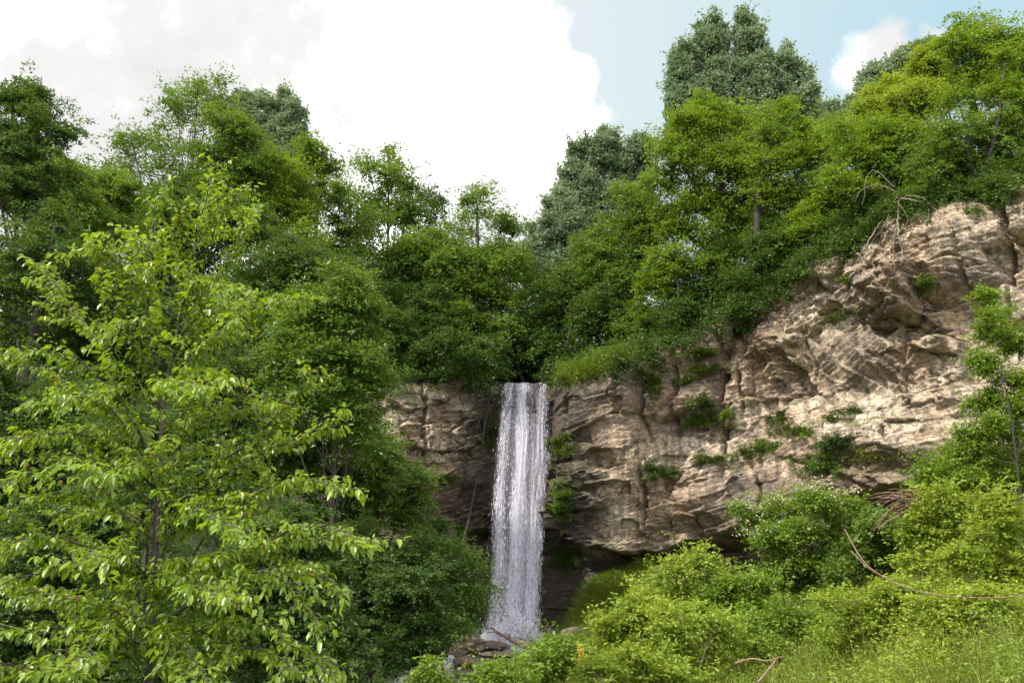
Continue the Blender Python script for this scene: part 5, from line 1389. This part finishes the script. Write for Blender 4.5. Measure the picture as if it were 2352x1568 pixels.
# little cascade of the stream
cm = foam_mat('cascade_foam', 1.0, (5.0, 2.5), (0.35, 0.60), 0.1)
T, U = np.meshgrid(np.linspace(0, 1, 30), np.linspace(0, 1, 9), indexing='ij')
pts = np.zeros(T.shape + (3,))
for i in range(30):
    for j in range(9):
        pyy = np.interp(T[i, j], [0, 0.35, 0.5, 1], [1503, 1521, 1528, 1562]); pxx = np.interp(T[i, j], [0, 0.4, 0.6, 1], [1034, 1034, 1024, 1030]) + (U[i, j] - 0.5) * 38
        pts[i, j] = P(pxx, pyy, np.interp(T[i, j], [0, 0.35, 0.5, 1], [36.6, 36.2, 35.2, 34.6]) + 0.2 * math.sin(U[i, j] * 9))
cs_ = mesh_np('cascade', pts.reshape(-1, 3), grid_faces(30, 9), cm, smooth=True, uv=np.stack([U, T], -1).reshape(-1, 2))
tag(cs_, 'tiny white cascade where the stream leaves the pool at the bottom', 'cascade')

# ------------------------------------------------------------------ wood: log, roots, dead branches, stems
def stick(name, label, cat, paths, mat, group=None, sides=6):
    """paths: list of ([(px,py,Y)...], r0, r1)"""
    tb = Tubes(); B0 = P(*paths[0][0][0])
    for pts, r0, r1 in paths:
        sp = spline([P(*q) for q in pts], 6 * len(pts))
        sp = sp + np.random.default_rng(len(sp)).normal(0, r0 * 0.12, sp.shape)
        tb.add(sp, np.linspace(r0, r1, len(sp)), sides)
    o = tb.build(name, M[mat], None, B0)
    o.location = tuple(B0)
    return tag(o, label, cat, group)
stick('fallen_log', 'broken reddish branch lying across the foot of the waterfall', 'log',
      [([(1214, 1488, 40.8), (1180, 1472, 41.0), (1150, 1455, 41.3), (1128, 1440, 41.6)], 0.13, 0.05), ([(1150, 1455, 41.3), (1138, 1450, 41.2), (1118, 1452, 41.2)], 0.05, 0.02),
       ([(1172, 1468, 41.0), (1170, 1455, 41.0)], 0.04, 0.02)], 'redwood')
stick('dead_stick', 'thin bare stick rising before the left rock wall', 'stick', [([(1062, 1240, 38), (1070, 1215, 38), (1078, 1193, 38)], 0.03, 0.012)], 'barkl')
stick('fallen_branch', 'dark fallen branch hanging in the lip of the waterfall', 'branch', [([(1258, 876, 44.6), (1236, 888, 44.4), (1222, 908, 44.2), (1210, 935, 44.1)], 0.05, 0.02), ([(1240, 886, 44.4), (1236, 905, 44.3)], 0.03, 0.015)], 'bark')
# exposed roots at the rim
rp = [c for c in bpy.data.objects if c.get('label', '').startswith('leafy tree whose bare roots')][0]
tb = Tubes()
for pts, r0, r1 in [([(2065, 450, 35.60), (2040, 485, 33.30), (2010, 530, 33.10), (1985, 570, 33.30), (1965, 605, 33.80)], 0.11, 0.03), ([(2045, 470, 33.50), (2035, 510, 33.20), (2000, 560, 33.10)], 0.05, 0.02),
                    ([(2066, 455, 34.40), (2062, 500, 32.90), (2064, 540, 32.90), (2072, 580, 33.10), (2068, 610, 33.30)], 0.08, 0.02), ([(2062, 505, 32.90), (2052, 560, 33.10), (2056, 620, 33.30)], 0.03, 0.012),
                    ([(2070, 455, 34.40), (2105, 462, 32.90), (2130, 475, 32.50), (2132, 505, 32.30)], 0.06, 0.02), ([(2080, 448, 34.40), (2120, 455, 32.70), (2145, 478, 32.10), (2168, 490, 32.10)], 0.05, 0.015),
                    ([(2060, 440, 35.00), (2010, 425, 33.50), (1975, 440, 33.10), (1945, 465, 33.10)], 0.05, 0.015), ([(2055, 430, 35.00), (2010, 392, 33.30), (1990, 410, 33.10), (1985, 450, 33.10), (1980, 470, 33.10)], 0.04, 0.012),
                    ([(2066, 470, 33.80), (2085, 505, 32.70), (2060, 535, 32.70), (2030, 545, 32.90)], 0.03, 0.01), ([(1975, 440, 33.10), (1965, 460, 33.10), (1962, 480, 33.10)], 0.02, 0.01)]:
    qq = []
    for (a_, b_, c_) in pts:
        cq, cn = cliff_at(a_, max(b_, 474))
        off = 0.9 if b_ < 474 else 0.30
        qq.append(P(a_, b_, cq[1] - off))
    sp = spline(qq, 8 * len(pts)); sp += np.random.default_rng(len(sp)).normal(0, 0.015, sp.shape)
    tb.add(sp, np.linspace(r0, r1, len(sp)) * 0.5, 6)
tb.build('roots', M['barkl'], rp, np.array(rp.location))
HR = 'bare hanging stems on the cliff rim'
for i, (lab, paths) in enumerate([
    ('pale root looping down below the low sunlit tree', [([(1620, 620, 42.6), (1630, 650, 42.2), (1622, 690, 42.0), (1632, 730, 41.8)], 0.05, 0.015), ([(1626, 660, 42.2), (1605, 700, 42.0), (1600, 730, 41.8)], 0.03, 0.01)]),
    ('pale stem curving beside the looping root', [([(1640, 560, 43), (1652, 620, 42.4), (1648, 670, 42.2), (1660, 700, 42)], 0.06, 0.02), ([(1596, 650, 42.4), (1588, 700, 42), (1592, 722, 42)], 0.03, 0.01)]),
    ('short curled roots at the rim below the tallest right-hand tree', [([(2232, 385, 35.4), (2222, 405, 34.8), (2228, 425, 34.6), (2222, 450, 34.6)], 0.03, 0.01), ([(2226, 400, 34.9), (2238, 420, 34.7)], 0.02, 0.01)])]):
    stick('hanging_root', lab, 'root', paths, 'barkl', HR)
# heap of dead branches
rng = np.random.default_rng(8)
paths = []
for i in range(22):
    x0, y0 = 2105 + rng.normal(0, 8), 1150 + rng.normal(0, 14)
    x1, y1 = rng.uniform(1985, 2060), rng.uniform(1120, 1240)
    paths.append(([(x0, y0, 15.2 + rng.normal(0, 0.2)), ((x0 + x1) / 2 + rng.normal(0, 8), (y0 + y1) / 2 - rng.uniform(2, 14), 15.0 + rng.normal(0, 0.25)), (x1, y1, 14.9 + rng.normal(0, 0.4))], rng.uniform(0.010, 0.022), 0.004))
stick('dead_branches', 'heap of bare dead branches against the dark cliff foot', 'dead branches', paths, 'redwood')
stick('bent_stem', 'long pale bent stem arching down across the right slope', 'stem',
      [([(1940, 1215, 13.0), (1985, 1290, 11.8), (2050, 1335, 10.8), (2130, 1362, 9.8), (2240, 1372, 9.0), (2352, 1368, 8.5), (2420, 1362, 8.3)], 0.009, 0.005), ([(1955, 1265, 12.4), (2000, 1308, 11.6), (2060, 1340, 10.7)], 0.008, 0.005)], 'redwood')
stick('broken_stick', 'broken reddish stick leaning at the bottom edge', 'stick', [([(1740, 1568, 9.0), (1770, 1530, 9.2), (1788, 1508, 9.4)], 0.013, 0.008), ([(1690, 1522, 9.5), (1725, 1512, 9.4), (1760, 1516, 9.35), (1800, 1506, 9.3)], 0.013, 0.006)], 'redwood')
AS = 'thin arching dry twigs in the right shrubs'
for i, (lab, pts) in enumerate([
    ('dry twig bending over the spreading bush before the undercut', [(1660, 1280, 18), (1690, 1310, 17.5), (1720, 1360, 17)]), ('dry twig low in the spreading bush', [(1560, 1345, 17.6), (1600, 1312, 17.6), (1640, 1330, 17.4), (1670, 1390, 17)])]):
    stick('dry_twig', lab, 'twig', [(pts, 0.009, 0.004)], 'bark', AS)
# yellow mullein spike by the stream
c = P(1336, 1545, 19.0); gz_ = float(ground(c[0], c[1]))
fr = empty('flower_spike', (c[0], c[1], gz_), 'tall yellow flower spike on the stream bank', 'flower')
tb = Tubes(); tp = P(1334, 1478, 19.0)
tb.add(spline([(c[0], c[1], gz_ - 0.1), (c + tp) / 2 + [0.02, 0, 0], tp], 8), np.linspace(0.014, 0.006, 8), 6); tb.build('stem', M['moss'], fr, np.array([c[0], c[1], gz_]))
q = np.array([tp * (1 - s_) + P(1336, 1525, 19.0) * s_ for s_ in np.linspace(0, 1, 26)])
crown_mesh('petals', q, np.repeat([[0, -0.7, 0.4]], 26, 0), 0.035, M['gold'], np.random.default_rng(3), 0.035, np.array([c[0], c[1], gz_]), fr, wf=0.9, twigs=4, per=3)
print('LEAVES', TOTAL, 'cherry', nch)
